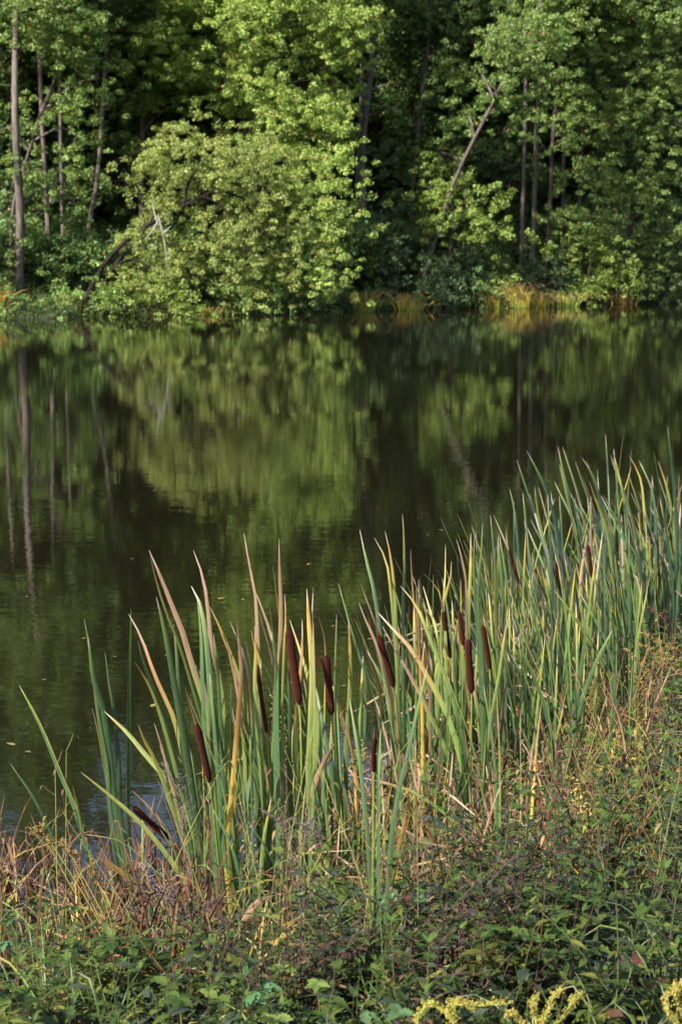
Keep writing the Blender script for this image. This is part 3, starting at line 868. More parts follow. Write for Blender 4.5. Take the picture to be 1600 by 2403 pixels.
cattail('cattail with wide pale yellow-green leaves sloping down from the left', 470, 6.1, [
    ([(190, 1812), (255, 1866), (306, 1910), (347, 1953), (388, 2004), (439, 2080)], 18, 'l'),
    ([(245, 1669), (297, 1717), (344, 1774), (383, 1822), (420, 1920)], 15, 'l'),
    ([(324, 1699), (341, 1742), (360, 1777), (400, 1880)], 12, 'y'),
    ([(362, 1696), (379, 1749), (392, 1800), (430, 1950)], 9, 't')])
cattail('cattail with a thick lying red-brown seed head near the water on the left', 470, 6.45, [
    ([(310, 1855), (345, 1890), (390, 1950), (430, 2060)], 12, 't')],
    [((312, 1893), (396, 1968), 18, (265, 1851))])
cattail('cattail leaning left with an orange-topped leaf', 520, 6.2, [
    ([(303, 1442), (332, 1497), (354, 1560), (376, 1615), (405, 1678), (425, 1755), (470, 1950)], 13, 'o'),
    ([(315, 1552), (341, 1592), (367, 1650), (400, 1760), (450, 1950)], 11, 'y'),
    ([(324, 1503), (338, 1557), (367, 1630), (386, 1710), (405, 1790), (440, 1950)], 15, 'g'),
    ([(407, 1465), (415, 1535), (423, 1646), (445, 1800), (475, 1990)], 13, 'g')])
cattail('tallest leaning cattail of the left clump with twin tan-brown leaf tops', 545, 6.0, [
    ([(350, 1291), (373, 1343), (402, 1417), (430, 1487), (450, 1560), (474, 1630), (495, 1720), (520, 1900)], 17, 't'),
    ([(352, 1300), (368, 1365), (392, 1439), (424, 1519), (456, 1624), (480, 1710), (510, 1880)], 12, 'y'),
    ([(367, 1400), (389, 1487), (408, 1592), (424, 1678), (440, 1774), (459, 1898), (490, 2050)], 21, 'g')])
cattail('cattail with a fat glossy red-brown seed head in the left clump', 508, 5.9, [
    ([(449, 1375), (470, 1417), (482, 1487), (491, 1583), (497, 1678), (502, 1898), (506, 2040)], 18, 'g'),
    ([(455, 1555), (475, 1590), (490, 1660), (500, 1800)], 9, 't'),
    ([(463, 1405), (470, 1470), (474, 1560), (478, 1680), (495, 1880)], 13, 'g')],
    [((461, 1697), (492, 1837), 20, (435, 1614))])
cattail('cattail whose thin tan leaf tip rises over the left clump', 555, 6.15, [
    ([(454, 1291), (473, 1343), (486, 1407), (493, 1487), (505, 1551), (518, 1615), (530, 1740), (545, 1920)], 13, 't'),
    ([(492, 1423), (515, 1471), (534, 1519), (552, 1567), (575, 1650), (580, 1850)], 14, 'y'),
    ([(501, 1485), (510, 1560), (516, 1660), (525, 1850)], 12, 'g'),
    ([(470, 1533), (474, 1600), (490, 1760), (520, 1980)], 13, 'g'),
    ([(514, 1468), (528, 1500), (541, 1545), (560, 1640), (575, 1800)], 10, 't')])
cattail('cattail with one broad bright yellow leaf turning tan at its top', 535, 5.8, [
    ([(555, 1438), (562, 1510), (567, 1583), (560, 1680), (550, 1806), (540, 1910), (532, 2010)], 15, 'Y'),
    ([(492, 1580), (500, 1680), (512, 1830), (525, 2000)], 12, 'g')])
cattail('cattail topped by a tall tan pointed leaf in the centre of the left clump', 610, 6.2, [
    ([(572, 1248), (585, 1328), (598, 1391), (602, 1455), (606, 1560), (610, 1750)], 12, 't'),
    ([(602, 1393), (623, 1449), (640, 1503), (652, 1600), (640, 1800)], 12, 'o'),
    ([(540, 1459), (559, 1503), (577, 1551), (590, 1640), (600, 1850)], 11, 't'),
    ([(576, 1503), (588, 1567), (598, 1680), (606, 1850)], 13, 'g'),
    ([(606, 1430), (623, 1487), (640, 1551), (645, 1650), (635, 1850)], 13, 't')])
cattail('cattail with a slim dark seed head half hidden by green leaves', 640, 6.1, [
    ([(598, 1469), (600, 1530), (598, 1620), (610, 1780)], 13, 'y'),
    ([(613, 1544), (609, 1680), (614, 1800), (625, 1950)], 14, 'g'),
    ([(598, 1579), (595, 1678), (587, 1806), (577, 1898), (590, 2040)], 14, 'g')],
    [((603, 1556), (626, 1723), 13, (590, 1480), 0.05)])
cattail('cattail with white-tipped tan leaf, highest of the left clump', 655, 5.95, [
    ([(655, 1264), (656, 1343), (659, 1423), (657, 1519), (650, 1700), (650, 1900)], 13, 't'),
    ([(640, 1328), (651, 1407), (660, 1471), (660, 1551), (652, 1720), (655, 1900)], 13, 'y'),
    ([(668, 1393), (671, 1455), (667, 1535), (664, 1700)], 10, 'y'),
    ([(633, 1426), (640, 1480), (648, 1570), (650, 1750)], 9, 'g'),
    ([(636, 1481), (647, 1560), (646, 1710), (649, 1898), (652, 2060)], 23, 'g')])
cattail('cattail with the longest thick seed head, behind a wide green leaf', 700, 6.0, [
    ([(688, 1485), (678, 1560), (681, 1678), (679, 1806), (690, 1980)], 14, 'g'),
    ([(680, 1455), (705, 1530), (722, 1590), (745, 1700), (730, 1900)], 12, 'y'),
    ([(709, 1453), (709, 1519), (703, 1599), (695, 1720), (700, 1900)], 11, 'o')],
    [((676, 1476), (702, 1654), 25, None, -0.1)])
cattail('cattail with tall broad yellow-edged upright leaf left of the upright seed head', 722, 5.9, [
    ([(720, 1382), (724, 1455), (730, 1535), (733, 1615), (724, 1774), (728, 1898), (730, 2050)], 17, 'y'),
    ([(735, 1380), (733, 1440), (736, 1530), (738, 1700)], 7, 't'),
    ([(694, 1640), (690, 1760), (708, 1900), (716, 2030)], 16, 'g'),
    ([(725, 1560), (720, 1700), (712, 1850)], 13, 'g')])
cattail('cattail with a straight upright brown seed head between two groups of leaves', 800, 6.2, [
    ([(790, 1442), (788, 1551), (787, 1710), (795, 1900)], 10, 'g'),
    ([(735, 1590), (750, 1660), (775, 1800), (795, 1950)], 12, 'g')],
    [((765, 1536), (778, 1678), 21, (748, 1449)), ((742, 1541), (784, 1612), 10, None, 0.2)])
cattail('cattail with narrow orange-edged blades right of the upright seed head', 812, 6.3, [
    ([(794, 1369), (815, 1449), (840, 1535), (856, 1600), (850, 1780)], 10, 'g'),
    ([(817, 1450), (821, 1519), (821, 1615), (812, 1758), (812, 1900)], 12, 'y'),
    ([(851, 1540), (850, 1599), (844, 1726), (835, 1900)], 13, 'y'),
    ([(786, 1632), (805, 1690), (825, 1760), (835, 1850)], 10, 'Y'),
    ([(850, 1500), (872, 1567), (894, 1646), (885, 1800)], 10, 'o')])
cattail('cattail with a short wrinkled seed head low among the weeds', 882, 4.3, [
    ([(893, 1710), (888, 1800), (887, 1950), (888, 2250)], 13, 'g'),
    ([(1003, 1560), (960, 1750), (920, 1950), (895, 2300)], 13, 'g'),
    ([(820, 1640), (845, 1800), (865, 2000), (878, 2300)], 13, 'g')],
    [((879, 1729), (877, 1813), 14, (878, 1700))])
cattail('cattail with a long slanting brown seed head and crooked dark spike', 960, 6.7, [
    ([(844, 1243), (859, 1312), (875, 1375), (888, 1455), (900, 1560), (930, 1800)], 12, 'g'),
    ([(842, 1414), (862, 1465), (885, 1515), (915, 1650), (940, 1850)], 12, 't'),
    ([(846, 1370), (868, 1430), (892, 1500), (920, 1640)], 8, 'd')],
    [((887, 1489), (923, 1613), 18, (872, 1440))])
cattail('cattail of tall slim leaves with yellow tips near the centre', 955, 6.9, [
    ([(903, 1246), (916, 1304), (925, 1380), (930, 1480), (935, 1650), (945, 1850)], 11, 'y'),
    ([(878, 1262), (904, 1310), (914, 1363), (925, 1480), (935, 1650)], 9, 'y'),
    ([(944, 1207), (948, 1262), (949, 1349), (946, 1438), (948, 1600), (950, 1850)], 11, 'g'),
    ([(963, 1289), (968, 1380), (978, 1497), (975, 1700)], 7, 'o')])
cattail('cattail with long leaves crossing downward to the right', 1120, 6.5, [
    ([(887, 1438), (919, 1473), (958, 1515), (993, 1571), (1026, 1631), (1059, 1705), (1090, 1850)], 14, 'o'),
    ([(939, 1375), (978, 1423), (1008, 1497), (1038, 1571), (1065, 1650), (1095, 1800)], 12, 'y'),
    ([(897, 1470), (925, 1520), (965, 1590), (1000, 1660), (1060, 1800)], 11, 't')])
cattail('cattail with yellow and pink-tan blades left of the twin seed heads', 1010, 7.1, [
    ([(974, 1355), (979, 1423), (982, 1500), (990, 1650)], 9, 'Y'),
    ([(985, 1349), (991, 1438), (1003, 1530), (1010, 1700)], 8, 'd'),
    ([(990, 1343), (1023, 1378), (1040, 1430), (1045, 1600)], 8, 'y'),
    ([(992, 1375), (1010, 1440), (1030, 1520), (1040, 1700)], 10, 'y')])
cattail('cattail with a dark seed head just left of the front upright pair', 1062, 7.3, [
    ([(1059, 1317), (1056, 1363), (1040, 1420), (1035, 1560), (1045, 1750)], 10, 'y'),
    ([(1045, 1277), (1044, 1350), (1040, 1450), (1050, 1650)], 6, 'y'),
    ([(1070, 1264), (1085, 1319), (1095, 1400), (1090, 1600)], 8, 't')],
    [((1039, 1433), (1055, 1545), 14, (1025, 1360))])
cattail('cattail whose seed head is partly covered by a yellow-green blade', 1090, 7.5, [
    ([(1084, 1410), (1073, 1467), (1064, 1542), (1075, 1700)], 10, 'y'),
    ([(1104, 1251), (1104, 1330), (1100, 1420), (1095, 1600)], 11, 'y')],
    [((1077, 1432), (1086, 1516), 12, None, 0.0)])
cattail('cattail with the stoutest upright brown seed head right of centre', 1112, 6.6, [
    ([(1094, 1576), (1100, 1660), (1105, 1780)], 9, 'Y'),
    ([(1192, 1450), (1183, 1497), (1171, 1586), (1150, 1700), (1130, 1880)], 11, 'y')],
    [((1097, 1499), (1106, 1627), 20, (1092, 1400))])
cattail('cattail with an upright slightly tilted seed head beside tall green blades', 1150, 7.0, [
    ([(1113, 1259), (1112, 1340), (1118, 1450), (1130, 1650)], 11, 'g'),
    ([(1116, 1262), (1125, 1330), (1130, 1450), (1140, 1650)], 12, 'y'),
    ([(1132, 1227), (1128, 1304), (1120, 1400), (1130, 1600)], 9, 'g')],
    [((1132, 1466), (1149, 1571), 15, (1128, 1420))])
cattail('cattail of broad green blades right of the tilted seed head', 1185, 7.3, [
    ([(1161, 1283), (1162, 1360), (1165, 1480), (1175, 1700)], 12, 'y'),
    ([(1168, 1261), (1172, 1319), (1180, 1420), (1185, 1650)], 12, 'g'),
    ([(1142, 1255), (1146, 1330), (1155, 1450), (1170, 1650)], 7, 'o')])
cattail('single cattail with low crossing green blades in the right foreground', 1310, 6.8, [
    ([(1207, 1502), (1246, 1575), (1285, 1690), (1300, 1850)], 12, 'g'),
    ([(1435, 1480), (1395, 1560), (1350, 1690), (1320, 1850)], 13, 'g'),
    ([(1300, 1385), (1340, 1440), (1400, 1530), (1440, 1640), (1400, 1850)], 12, 'g'),
    ([(1370, 1430), (1371, 1500), (1352, 1640), (1335, 1850)], 12, 'g')])
cattail('cattail with a slender tilted seed head leading the right-hand clump', 1240, 9.0, [
    ([(1212, 1079), (1235, 1150), (1262, 1230), (1290, 1350), (1300, 1500)], 8, 'c'),
    ([(1195, 1146), (1207, 1200), (1215, 1280), (1230, 1450)], 9, 'c'),
    ([(1157, 1208), (1180, 1260), (1210, 1340), (1235, 1480)], 7, 'd')],
    [((1193, 1289), (1218, 1375), 10, (1186, 1230))])
cattail('cattail with a tall blade reaching highest left in the right-hand clump', 1330, 9.3, [
    ([(1235, 1058), (1268, 1120), (1297, 1200), (1315, 1300), (1325, 1480)], 11, 'c'),
    ([(1211, 1134), (1235, 1170), (1262, 1240), (1300, 1400)], 6, 'c'),
    ([(1254, 1143), (1260, 1200), (1280, 1300), (1310, 1480)], 9, 'g')])
cattail('cattail with a dark red-brown seed head in the left part of the right clump', 1322, 8.8, [
    ([(1300, 1295), (1312, 1350), (1318, 1420), (1322, 1560)], 8, 'y'),
    ([(1242, 1161), (1262, 1230), (1290, 1330), (1310, 1500)], 9, 'c')],
    [((1303, 1320), (1317, 1409), 10, (1297, 1290))])
cattail('cattail with two long bluish blades standing clear over the water', 1390, 9.4, [
    ([(1308, 1048), (1325, 1130), (1347, 1200), (1360, 1280), (1375, 1420)], 10, 'c'),
    ([(1312, 1090), (1330, 1170), (1350, 1260), (1370, 1400)], 8, 'c')])
cattail('cattail with a seed head behind tan blades in the middle of the right clump', 1392, 9.2, [
    ([(1377, 1252), (1368, 1310), (1360, 1400), (1370, 1520)], 8, 't'),
    ([(1394, 1280), (1390, 1350), (1385, 1450)], 6, 'd')],
    [((1378, 1278), (1387, 1356), 11, None)])
cattail('cattail with a wide bluish blade and yellow-green partner in the right clump', 1450, 9.6, [
    ([(1364, 1073), (1392, 1120), (1408, 1180), (1425, 1260), (1440, 1420)], 11, 'c'),
    ([(1381, 1127), (1400, 1180), (1425, 1250), (1440, 1400)], 9, 'y'),
    ([(1426, 1113), (1428, 1180), (1435, 1280), (1445, 1420)], 5, 'c')])
cattail('cattail with yellow-tipped upright blade right of the wide bluish one', 1480, 9.8, [
    ([(1438, 1060), (1455, 1130), (1466, 1200), (1475, 1330), (1480, 1450)], 9, 'y'),
    ([(1452, 1122), (1462, 1180), (1475, 1300)], 6, 'c')])
cattail('cattail with a thin short seed head near the right edge', 1520, 10.5, [
    ([(1475, 1069), (1500, 1120), (1510, 1200), (1515, 1350)], 8, 'y'),
    ([(1498, 1081), (1520, 1130), (1535, 1200), (1535, 1380)], 8, 'c')],
    [((1504, 1200), (1512, 1263), 7, None)])
cattail('tallest cattail blade at the right edge of the picture', 1590, 10.0, [
    ([(1565, 998), (1572, 1060), (1580, 1130), (1588, 1300)], 9, 'c'),
    ([(1542, 1081), (1560, 1130), (1575, 1200), (1590, 1350)], 9, 'y'),
    ([(1533, 1060), (1545, 1130), (1560, 1230), (1580, 1400)], 6, 'c')])


# random shoots from prototypes
def proto_shoot(k, kinds, nl, hmin, hmax, lean):
    root = empty('cattail', (0, 0, 0)); parts = []
    rg = random.Random(100 + k)
    for q in range(nl):
        a = rg.uniform(0, 6.28); h = rg.uniform(hmin, hmax); sp_ = rg.uniform(0.02, 0.20) * h
        d = np.array((math.cos(a) * sp_ + lean * h, math.sin(a) * sp_, 0))
        b = np.array((math.cos(a) * 0.015, math.sin(a) * 0.015, -0.05))
        pts = [b, b + d * 0.18 + np.array((0, 0, h * 0.35)), b + d * 0.5 + np.array((0, 0, h * 0.7)), b + d * (1.0 + rg.uniform(-.1, .25)) + np.array((0, 0, h))]
        kd = rg.choice(kinds)
        if rg.random() < 0.10:      # a blade broken over
            pts[-1] = pts[2] + np.array((d[0] * 1.5 + rg.uniform(-.25, .25), d[1], -0.12)); kd = rg.choice('td')
        mb = MB(); blade(mb, pts, rg.uniform(0.013, 0.022), kd, n=14, rg=rg, phi=rg.uniform(-1, 1))
        parts.append(mb.build('leaf', M_blade, root))
    return root, parts


PC = [proto_shoot(k, kd, nl, h0, h1, ln) for k, (kd, nl, h0, h1, ln) in enumerate((
    ('ggyg', 5, 0.9, 1.45, -0.06), ('ggyto', 6, 0.8, 1.35, -0.04), ('gggy', 4, 1.0, 1.55, -0.10), ('ggyt', 5, 0.7, 1.25, 0.03),
    ('cccg', 6, 0.9, 1.5, -0.12), ('cccy', 5, 1.0, 1.6, -0.08), ('ccgy', 6, 0.8, 1.35, -0.04), ('ccyt', 5, 0.8, 1.45, -0.02)))]
usedc = [False] * 8


SH = ['leafy green', 'tan-tipped green', 'tall plain green', 'yellowing', 'bluish six-leaved', 'bluish yellow-tipped', 'bluish and yellow', 'slim bluish']


def put_shoots(n, pxr, dr, ks, smin, smax, label, group, test=None, smax_s=0.55):
    c = 0
    while c < n:
        px = R.uniform(*pxr); Y = R.uniform(*dr)
        x = pxX(px, Y)
        s = float(shore_s(x, Y))
        if s > smax_s or s < -1.6: continue
        if test and not test(px, Y): continue
        k = int(R.choice(ks)); place(PC, usedc, k, (x, Y, max(gz1(x, Y), -0.12)), R.uniform(-0.7, 0.7), R.uniform(smin, smax), R.uniform(0, 0.07), SH[k] + ' cattail shoot', 'cattail', 'cattail shoots without seed heads', mark=0.8)
        c += 1


put_shoots(34, (900, 1230), (7.0, 9.0), [0, 1, 2, 3], 0.75, 1.0, 'leafy green cattail shoot without seed head in the dense clump right of centre', 'cattail shoots right of centre')
put_shoots(36, (1180, 1420), (8.6, 11.0), [4, 5, 6, 7, 0], 0.7, 0.95, 'leafy cattail shoot without seed head in the middle of the right-hand clump', 'cattail shoots in the right-hand clump')
put_shoots(50, (1400, 1680), (9.5, 13.0), [4, 5, 6, 7], 0.75, 1.0, 'bluish green cattail shoot without seed head at the right edge by the water', 'cattail shoots at the right edge')
put_shoots(9, (480, 760), (6.5, 7.4), [0, 1, 2, 3], 0.6, 0.8, 'short green cattail shoot low in the back of the left clump', 'short shoots behind the left clump')
put_shoots(15, (440, 790), (5.7, 6.5), [0, 2, 3, 2], 0.45, 0.72, 'x', 'y', smax_s=1.6)
put_shoots(10, (880, 1250), (5.6, 7.0), [0, 1, 2, 3], 0.5, 0.75, 'x', 'y', smax_s=2.6)
put_shoots(30, (1200, 1560), (6.6, 9.0), [0, 2, 2, 4, 6], 0.6, 0.9, 'x', 'y', smax_s=3.2)
put_shoots(8, (1230, 1560), (7.8, 9.0), [0, 2, 3, 1], 0.6, 0.8, 'green cattail shoot among the brown stubble right of the twin clump', 'cattail shoots in the brown stubble')


# dead reed clumps
def proto_dead(k, kinds, n, h0, h1):
    rg = random.Random(300 + k)
    root = empty('dead_reed', (0, 0, 0)); parts = []
    for q in range(n):
        a = rg.uniform(0, 6.28); h = rg.uniform(h0, h1); sp_ = rg.uniform(0.05, 0.45) * h
        d = np.array((math.cos(a), math.sin(a), 0)) * sp_
        b = np.array((math.cos(a), math.sin(a), 0)) * 0.03 * rg.random() + np.array((0, 0, -0.04))
        up = np.array((0, 0, 1.0))
        if rg.random() < 0.5:
            pts = [b, b + d * 0.2 + up * h * 0.5, b + d * 0.8 + up * h * 0.8, b + d * 1.5 + up * h * rg.uniform(0.35, 0.85)]
        else:
            pts = [b, b + d * 0.3 + up * h * 0.4, b + d * 0.6 + up * h * 0.75, b + d + up * h]
        mb = MB(); blade(mb, pts, rg.uniform(0.009, 0.017), rg.choice(kinds), n=10, rg=rg, phi=rg.uniform(-1.5, 1.5), twist=rg.uniform(-2.5, 2.5), fold=0.5)
        parts.append(mb.build('leaf', M_dry, root))
    return root, parts


PD = [proto_dead(k, kd, n, a, b) for k, (kd, n, a, b) in enumerate((('rrdr', 6, 0.3, 0.6), ('rrrw', 5, 0.35, 0.7), ('ddrw', 6, 0.35, 0.75), ('ddwY', 5, 0.4, 0.85), ('drd', 6, 0.3, 0.6)))]
usedd = [False] * 5


DN = ['rusty brown mixed', 'dark rusty', 'dry tan', 'tan and yellow', 'bent straw-coloured']


def put_dead(n, pxr, dr, ks, smin, smax, label, group, srange=(-0.7, 1.2)):
    c = 0
    while c < n:
        px = R.uniform(*pxr); Y = R.uniform(*dr); x = pxX(px, Y)
        s = float(shore_s(x, Y))
        if not (srange[0] < s < srange[1]): continue
        k = int(R.choice(ks)); place(PD, usedd, k, (x, Y, max(gz1(x, Y), -0.1)), R.uniform(0, 6.28), R.uniform(smin, smax), R.uniform(0, 0.25), DN[k] + ' dead reed clump', 'dead reed', 'dead reed clumps', mark=0.35)
        c += 1


put_dead(27, (-80, 520), (5.9, 7.2), [0, 1, 0, 1], 0.6, 1.0, 'x', 'y', (-0.45, 0.4))
put_dead(34, (-80, 480), (4.7, 6.6), [0, 1, 0, 1, 2], 0.5, 0.9, 'clump of withered rusty-brown reed blades in the shallow water at lower left', 'withered reeds at lower left', (0.4, 2.3))
put_dead(64, (850, 1280), (5.1, 9.0), [2, 3, 4, 0], 0.6, 1.0, 'clump of dry tan reed blades at the foot of the cattails right of centre', 'dry reeds right of centre', (-0.4, 2.6))
put_dead(70, (1180, 1560), (5.3, 10.5), [2, 3, 4, 0, 1], 0.65, 1.05, 'clump of bent dry brown reed blades on the right bank', 'dry reeds on the right bank', (-0.4, 3.2))
put_dead(16, (520, 900), (6.2, 7.6), [2, 3, 4], 0.6, 0.9, 'clump of dry tan reed blades behind the left cattail clump', 'dry reeds behind the left clump')


# hand placed single dead blades
def single(label, pts, Y, w, kind, mat=None):
    q = [P(x, y, Y + dy) for x, y, dy in pts]
    mb = MB(); blade(mb, q, w * Y / F, kind, n=16, twist=rnd.uniform(-1, 1), edge=False)
    o = mb.build('dead_leaf', M_dry, None, q[0]); tag(o, label, 'leaf', 'single dry reed blades')


single('arched tan dead reed blade curving over the weeds in front of the left clump', [(552, 2210, 0), (580, 2150, 0), (610, 2110, 0.05), (665, 2096, 0.1)], 5.1, 17, 'd')
single('broad orange and green dead blade lying aslant at lower left', [(342, 2105, 0), (300, 2060, 0), (265, 2035, 0), (225, 2010, 0)], 5.9, 17, 'w')
single('tan blade tip pointing up right in the weeds left of the low seed head', [(730, 1880, 0), (735, 1850, 0), (760, 1790, 0), (789, 1742, 0)], 5.9, 13, 'd')
single('long arched tan blade above the stubble right of centre', [(1480, 1760, -0.3), (1300, 1640, 0), (1240, 1612, 0), (1195, 1610, 0)], 7.4, 6, 'd')
single('long golden blade falling to the right over the right bank', [(1500, 1860, 0), (1440, 1760, 0), (1390, 1710, 0), (1345, 1690, 0)], 7.2, 9, 'Y')
single('bent orange-brown blade beside the low seed head', [(915, 2100, 0), (935, 2000, 0), (950, 1930, 0), (953, 1885, 0)], 4.9, 13, 'w')
single('broken tan reed stub standing upright in the right-hand stubble', [(1172, 1720, 0), (1180, 1660, 0), (1185, 1620, 0), (1193, 1580, 0)], 7.0, 10, 'd')


# ------------------------------------------------------------------ herbs of the bank
def leaf_geo(mb, base, dirv, nrm, L, W, col, curl=0.25, rows=5, lobed=False, fold=0.2, edgec=None):
    """one herb leaf: folded, drooping, pointed (a 3-column grid)"""
    dirv = dirv / np.linalg.norm(dirv)
    nrm = nrm - (nrm @ dirv) * dirv; nrm /= np.linalg.norm(nrm) + 1e-9
    side = np.cross(dirv, nrm)
    t = np.linspace(0, 1, rows)
    w = np.sin(np.pi * np.clip(t * 0.93 + 0.05, 0, 1) ** 0.75) * W * 0.5
    w[0] = W * 0.06; w[-1] = 0.0005
    if lobed: w = w * (1 + 0.22 * np.where(np.arange(rows) % 2, 1, -1))
    mid = base + dirv * (t * L)[:, None] - nrm * (curl * L * t ** 2)[:, None]
    V = np.stack([mid - side * w[:, None] + nrm * (fold * w)[:, None], mid, mid + side * w[:, None] + nrm * (fold * w)[:, None]], 1)
    k = np.tile(np.asarray(col, float), (rows, 3, 1))
    if edgec is not None:
        k[:, 0] = k[:, 2] = edgec
    i = np.arange(rows - 1)[:, None] * 3; j = np.arange(2)[None, :]
    Q = np.stack([i + j, i + j + 1, i + 3 + j + 1, i + 3 + j], -1).reshape(-1, 4)
    mb.add(V.reshape(-1, 3), Q, k.reshape(-1, 3))


HG = (0.026, 0.050, 0.011); HG2 = (0.056, 0.090, 0.018); HY = (0.105, 0.125, 0.026); HP = (0.042, 0.034, 0.030); HGR = (0.042, 0.058, 0.036); HR = (0.055, 0.014, 0.016)


def hcol(rg, pal):
    c = np.array(rg.choice(pal)); return np.clip(c * rg.uniform(0.75, 1.25), 0, 1)


def proto_herb(k, H, nodes_n, style, pal, stemc, Lr, leafy_branch=2, mat=None, name='herb'):
    rg = random.Random(500 + k)
    root = empty(name, (0, 0, 0))
    st, fo = MB(), MB()

    def shoot(b, tip, n, rad, l0, l1):
        m = (b + tip) / 2 + np.array((rg.uniform(-.03, .03), rg.uniform(-.03, .03), 0.02))
        p = catmull([b, m, tip], n * 2 + 1)
        tube(st, p, np.linspace(rad, rad * 0.4, len(p)), stemc, 5)
        a0 = rg.uniform(0, 3)
        for q in range(n):
            c = p[min(q * 2 + 1, len(p) - 1)]
            f = q / n
            L = l0 * (1 - f) + l1 * f
            for side in (0, math.pi):
                a = a0 + q * 1.57 + side + rg.uniform(-.3, .3)
                d = np.array((math.cos(a), math.sin(a), rg.uniform(-0.1, 0.55)))
                nr = np.array((0, 0, 1.0)) + 0.3 * np.array((rg.uniform(-1, 1), rg.uniform(-1, 1), 0))
                col = hcol(rg, pal)
                if style == 'lance':
                    L *= 0.88; leaf_geo(fo, c, d, nr, L * rg.uniform(.7, 1.25), L * 0.29, col, curl=rg.uniform(.1, .5))
                elif style == 'ovate':
                    leaf_geo(fo, c, d, nr, L * rg.uniform(.8, 1.2), L * 0.52, col, curl=rg.uniform(.1, .5), rows=7, lobed=True)
                elif style == 'tri':
                    e = c + d / np.linalg.norm(d) * L * 0.45
                    tube(st, [c, e], [rad * 0.4, rad * 0.3], stemc, 4)
                    for da in (-0.95, 0, 0.95):
                        a2 = a + da
                        d2 = np.array((math.cos(a2), math.sin(a2), d[2] * 0.6))
                        leaf_geo(fo, e, d2, nr, L * (1.0 if da == 0 else 0.8) * rg.uniform(.85, 1.1), L * 0.5, col, curl=rg.uniform(.1, .4), rows=7, lobed=True)
        # leafy tip
        for q in range(4):
            a = rg.uniform(0, 6.28)
            leaf_geo(fo, p[-1], np.array((math.cos(a), math.sin(a), 0.9)), np.array((0, 0, 1.0)), l1 * 0.8, l1 * 0.25, hcol(rg, pal), curl=0.2)
    top = np.array((rg.uniform(-.08, .08), rg.uniform(-.08, .08), H))
    shoot(np.array((0, 0, -0.03)), top, nodes_n, 0.0026, Lr[1], Lr[0])
    for q in range(leafy_branch):
        a = rg.uniform(0, 6.28); z = H * rg.uniform(.25, .6)
        b = top * (z / H); l = H * rg.uniform(.3, .5)
        shoot(b, b + np.array((math.cos(a) * l * 0.6, math.sin(a) * l * 0.6, l * 0.75)), max(3, nodes_n // 2), 0.0025, Lr[1] * 0.8, Lr[0])
    a = st.build('stem', M_stem, root); b = fo.build('foliage', mat or M_herb, root)
    return root, [a, b]


PH = [proto_herb(0, 0.55, 9, 'lance', [HG, HG2, HGR, HG2], (0.05, 0.028, 0.024), (0.04, 0.085), 3),
      proto_herb(1, 0.48, 8, 'lance', [HG2, HY, HG, HG2], (0.07, 0.09, 0.03), (0.04, 0.09), 3),
      proto_herb(2, 0.42, 6, 'tri', [HG, HG2, HG, HY], (0.07, 0.04, 0.02), (0.045, 0.075), 2),
      proto_herb(3, 0.50, 7, 'ovate', [HG, HGR, HG2], (0.05, 0.06, 0.025), (0.04, 0.08), 3),
      proto_herb(4, 0.60, 10, 'lance', [HP, HGR, HG, (0.12, 0.08, 0.05)], (0.055, 0.024, 0.024), (0.03, 0.07), 4),
      proto_herb(5, 0.38, 6, 'tri', [HG2, HG, (0.06, 0.12, 0.05)], (0.06, 0.035, 0.02), (0.05, 0.09), 1),
      proto_herb(6, 0.40, 6, 'ovate', [HY, (0.25, 0.2, 0.05), HG2], (0.2, 0.14, 0.05), (0.03, 0.06), 2)]
usedh = [False] * 7
for _k, _n in enumerate(['herb', 'leafy_willowherb', 'bramble', 'nettle', 'withering_herb', 'bramble', 'nettle']):
    PH[_k][0].name = _n
hname = [('narrow-leaved grey-green herb', 'herb', 'narrow-leaved herbs'), ('narrow-leaved yellow-green willowherb', 'willowherb', 'leafy willowherbs'), ('three-leaved bramble', 'bramble', 'brambles in the tangle'),
         ('toothed nettle-like plant', 'nettle', 'nettle-like plants'), ('purplish withering herb', 'herb', 'withering herbs'), ('low broad-leaved bramble', 'bramble', 'brambles in the tangle'),
         ('yellowing toothed plant', 'nettle', 'nettle-like plants')]
HNM = ['herb', 'willowherb', 'bramble', 'nettle', 'herb', 'bramble', 'nettle']


def zone(px, py):
    if py > 2230:
        return 'along the bottom edge, ' + ('left' if px < 533 else 'middle' if px < 1066 else 'right')
    if py > 2040:
        return 'in the lower tangle, ' + ('left' if px < 533 else 'middle' if px < 1066 else 'right')
    return 'at the top of the tangle, ' + ('left' if px < 533 else 'middle' if px < 1066 else 'right')


def put_herbs(n, pxr, dr, ks, smin, smax, srange=(0.1, 9), hmax=None):
    c = 0; tries = 0
    while c < n and tries < 20000:
        tries += 1
        px = R.uniform(*pxr); Y = dr[0] + (dr[1] - dr[0]) * R.random() ** 0.85; x = pxX(px, Y)
        s = float(shore_s(x, Y))
        if not (srange[0] < s < srange[1]): continue
        if math.sin(x * 4.3 + Y * 2.2 + 1) + math.sin(x * 2.1 - Y * 4.4) < -0.9 and R.random() < 0.75: continue
        k = int(R.choice(ks))
        if R.random() < 0.65: k = ks[int((math.sin(x * 3.1 + Y * 1.7) + math.sin(x * 1.3 - Y * 2.9 + 2) + 2) / 4.001 * len(ks))]
        z = gz1(x, Y); sc_ = R.uniform(smin, smax)
        top = z + (0.5 * sc_)
        py = HORIZON + (CAMZ - top) / Y * F
        place(PH, usedh, k, (x, Y, z), R.uniform(0, 6.28), sc_, R.uniform(0, 0.25), hname[k][0], hname[k][1], hname[k][2], mark=0.4 * sc_)
        c += 1


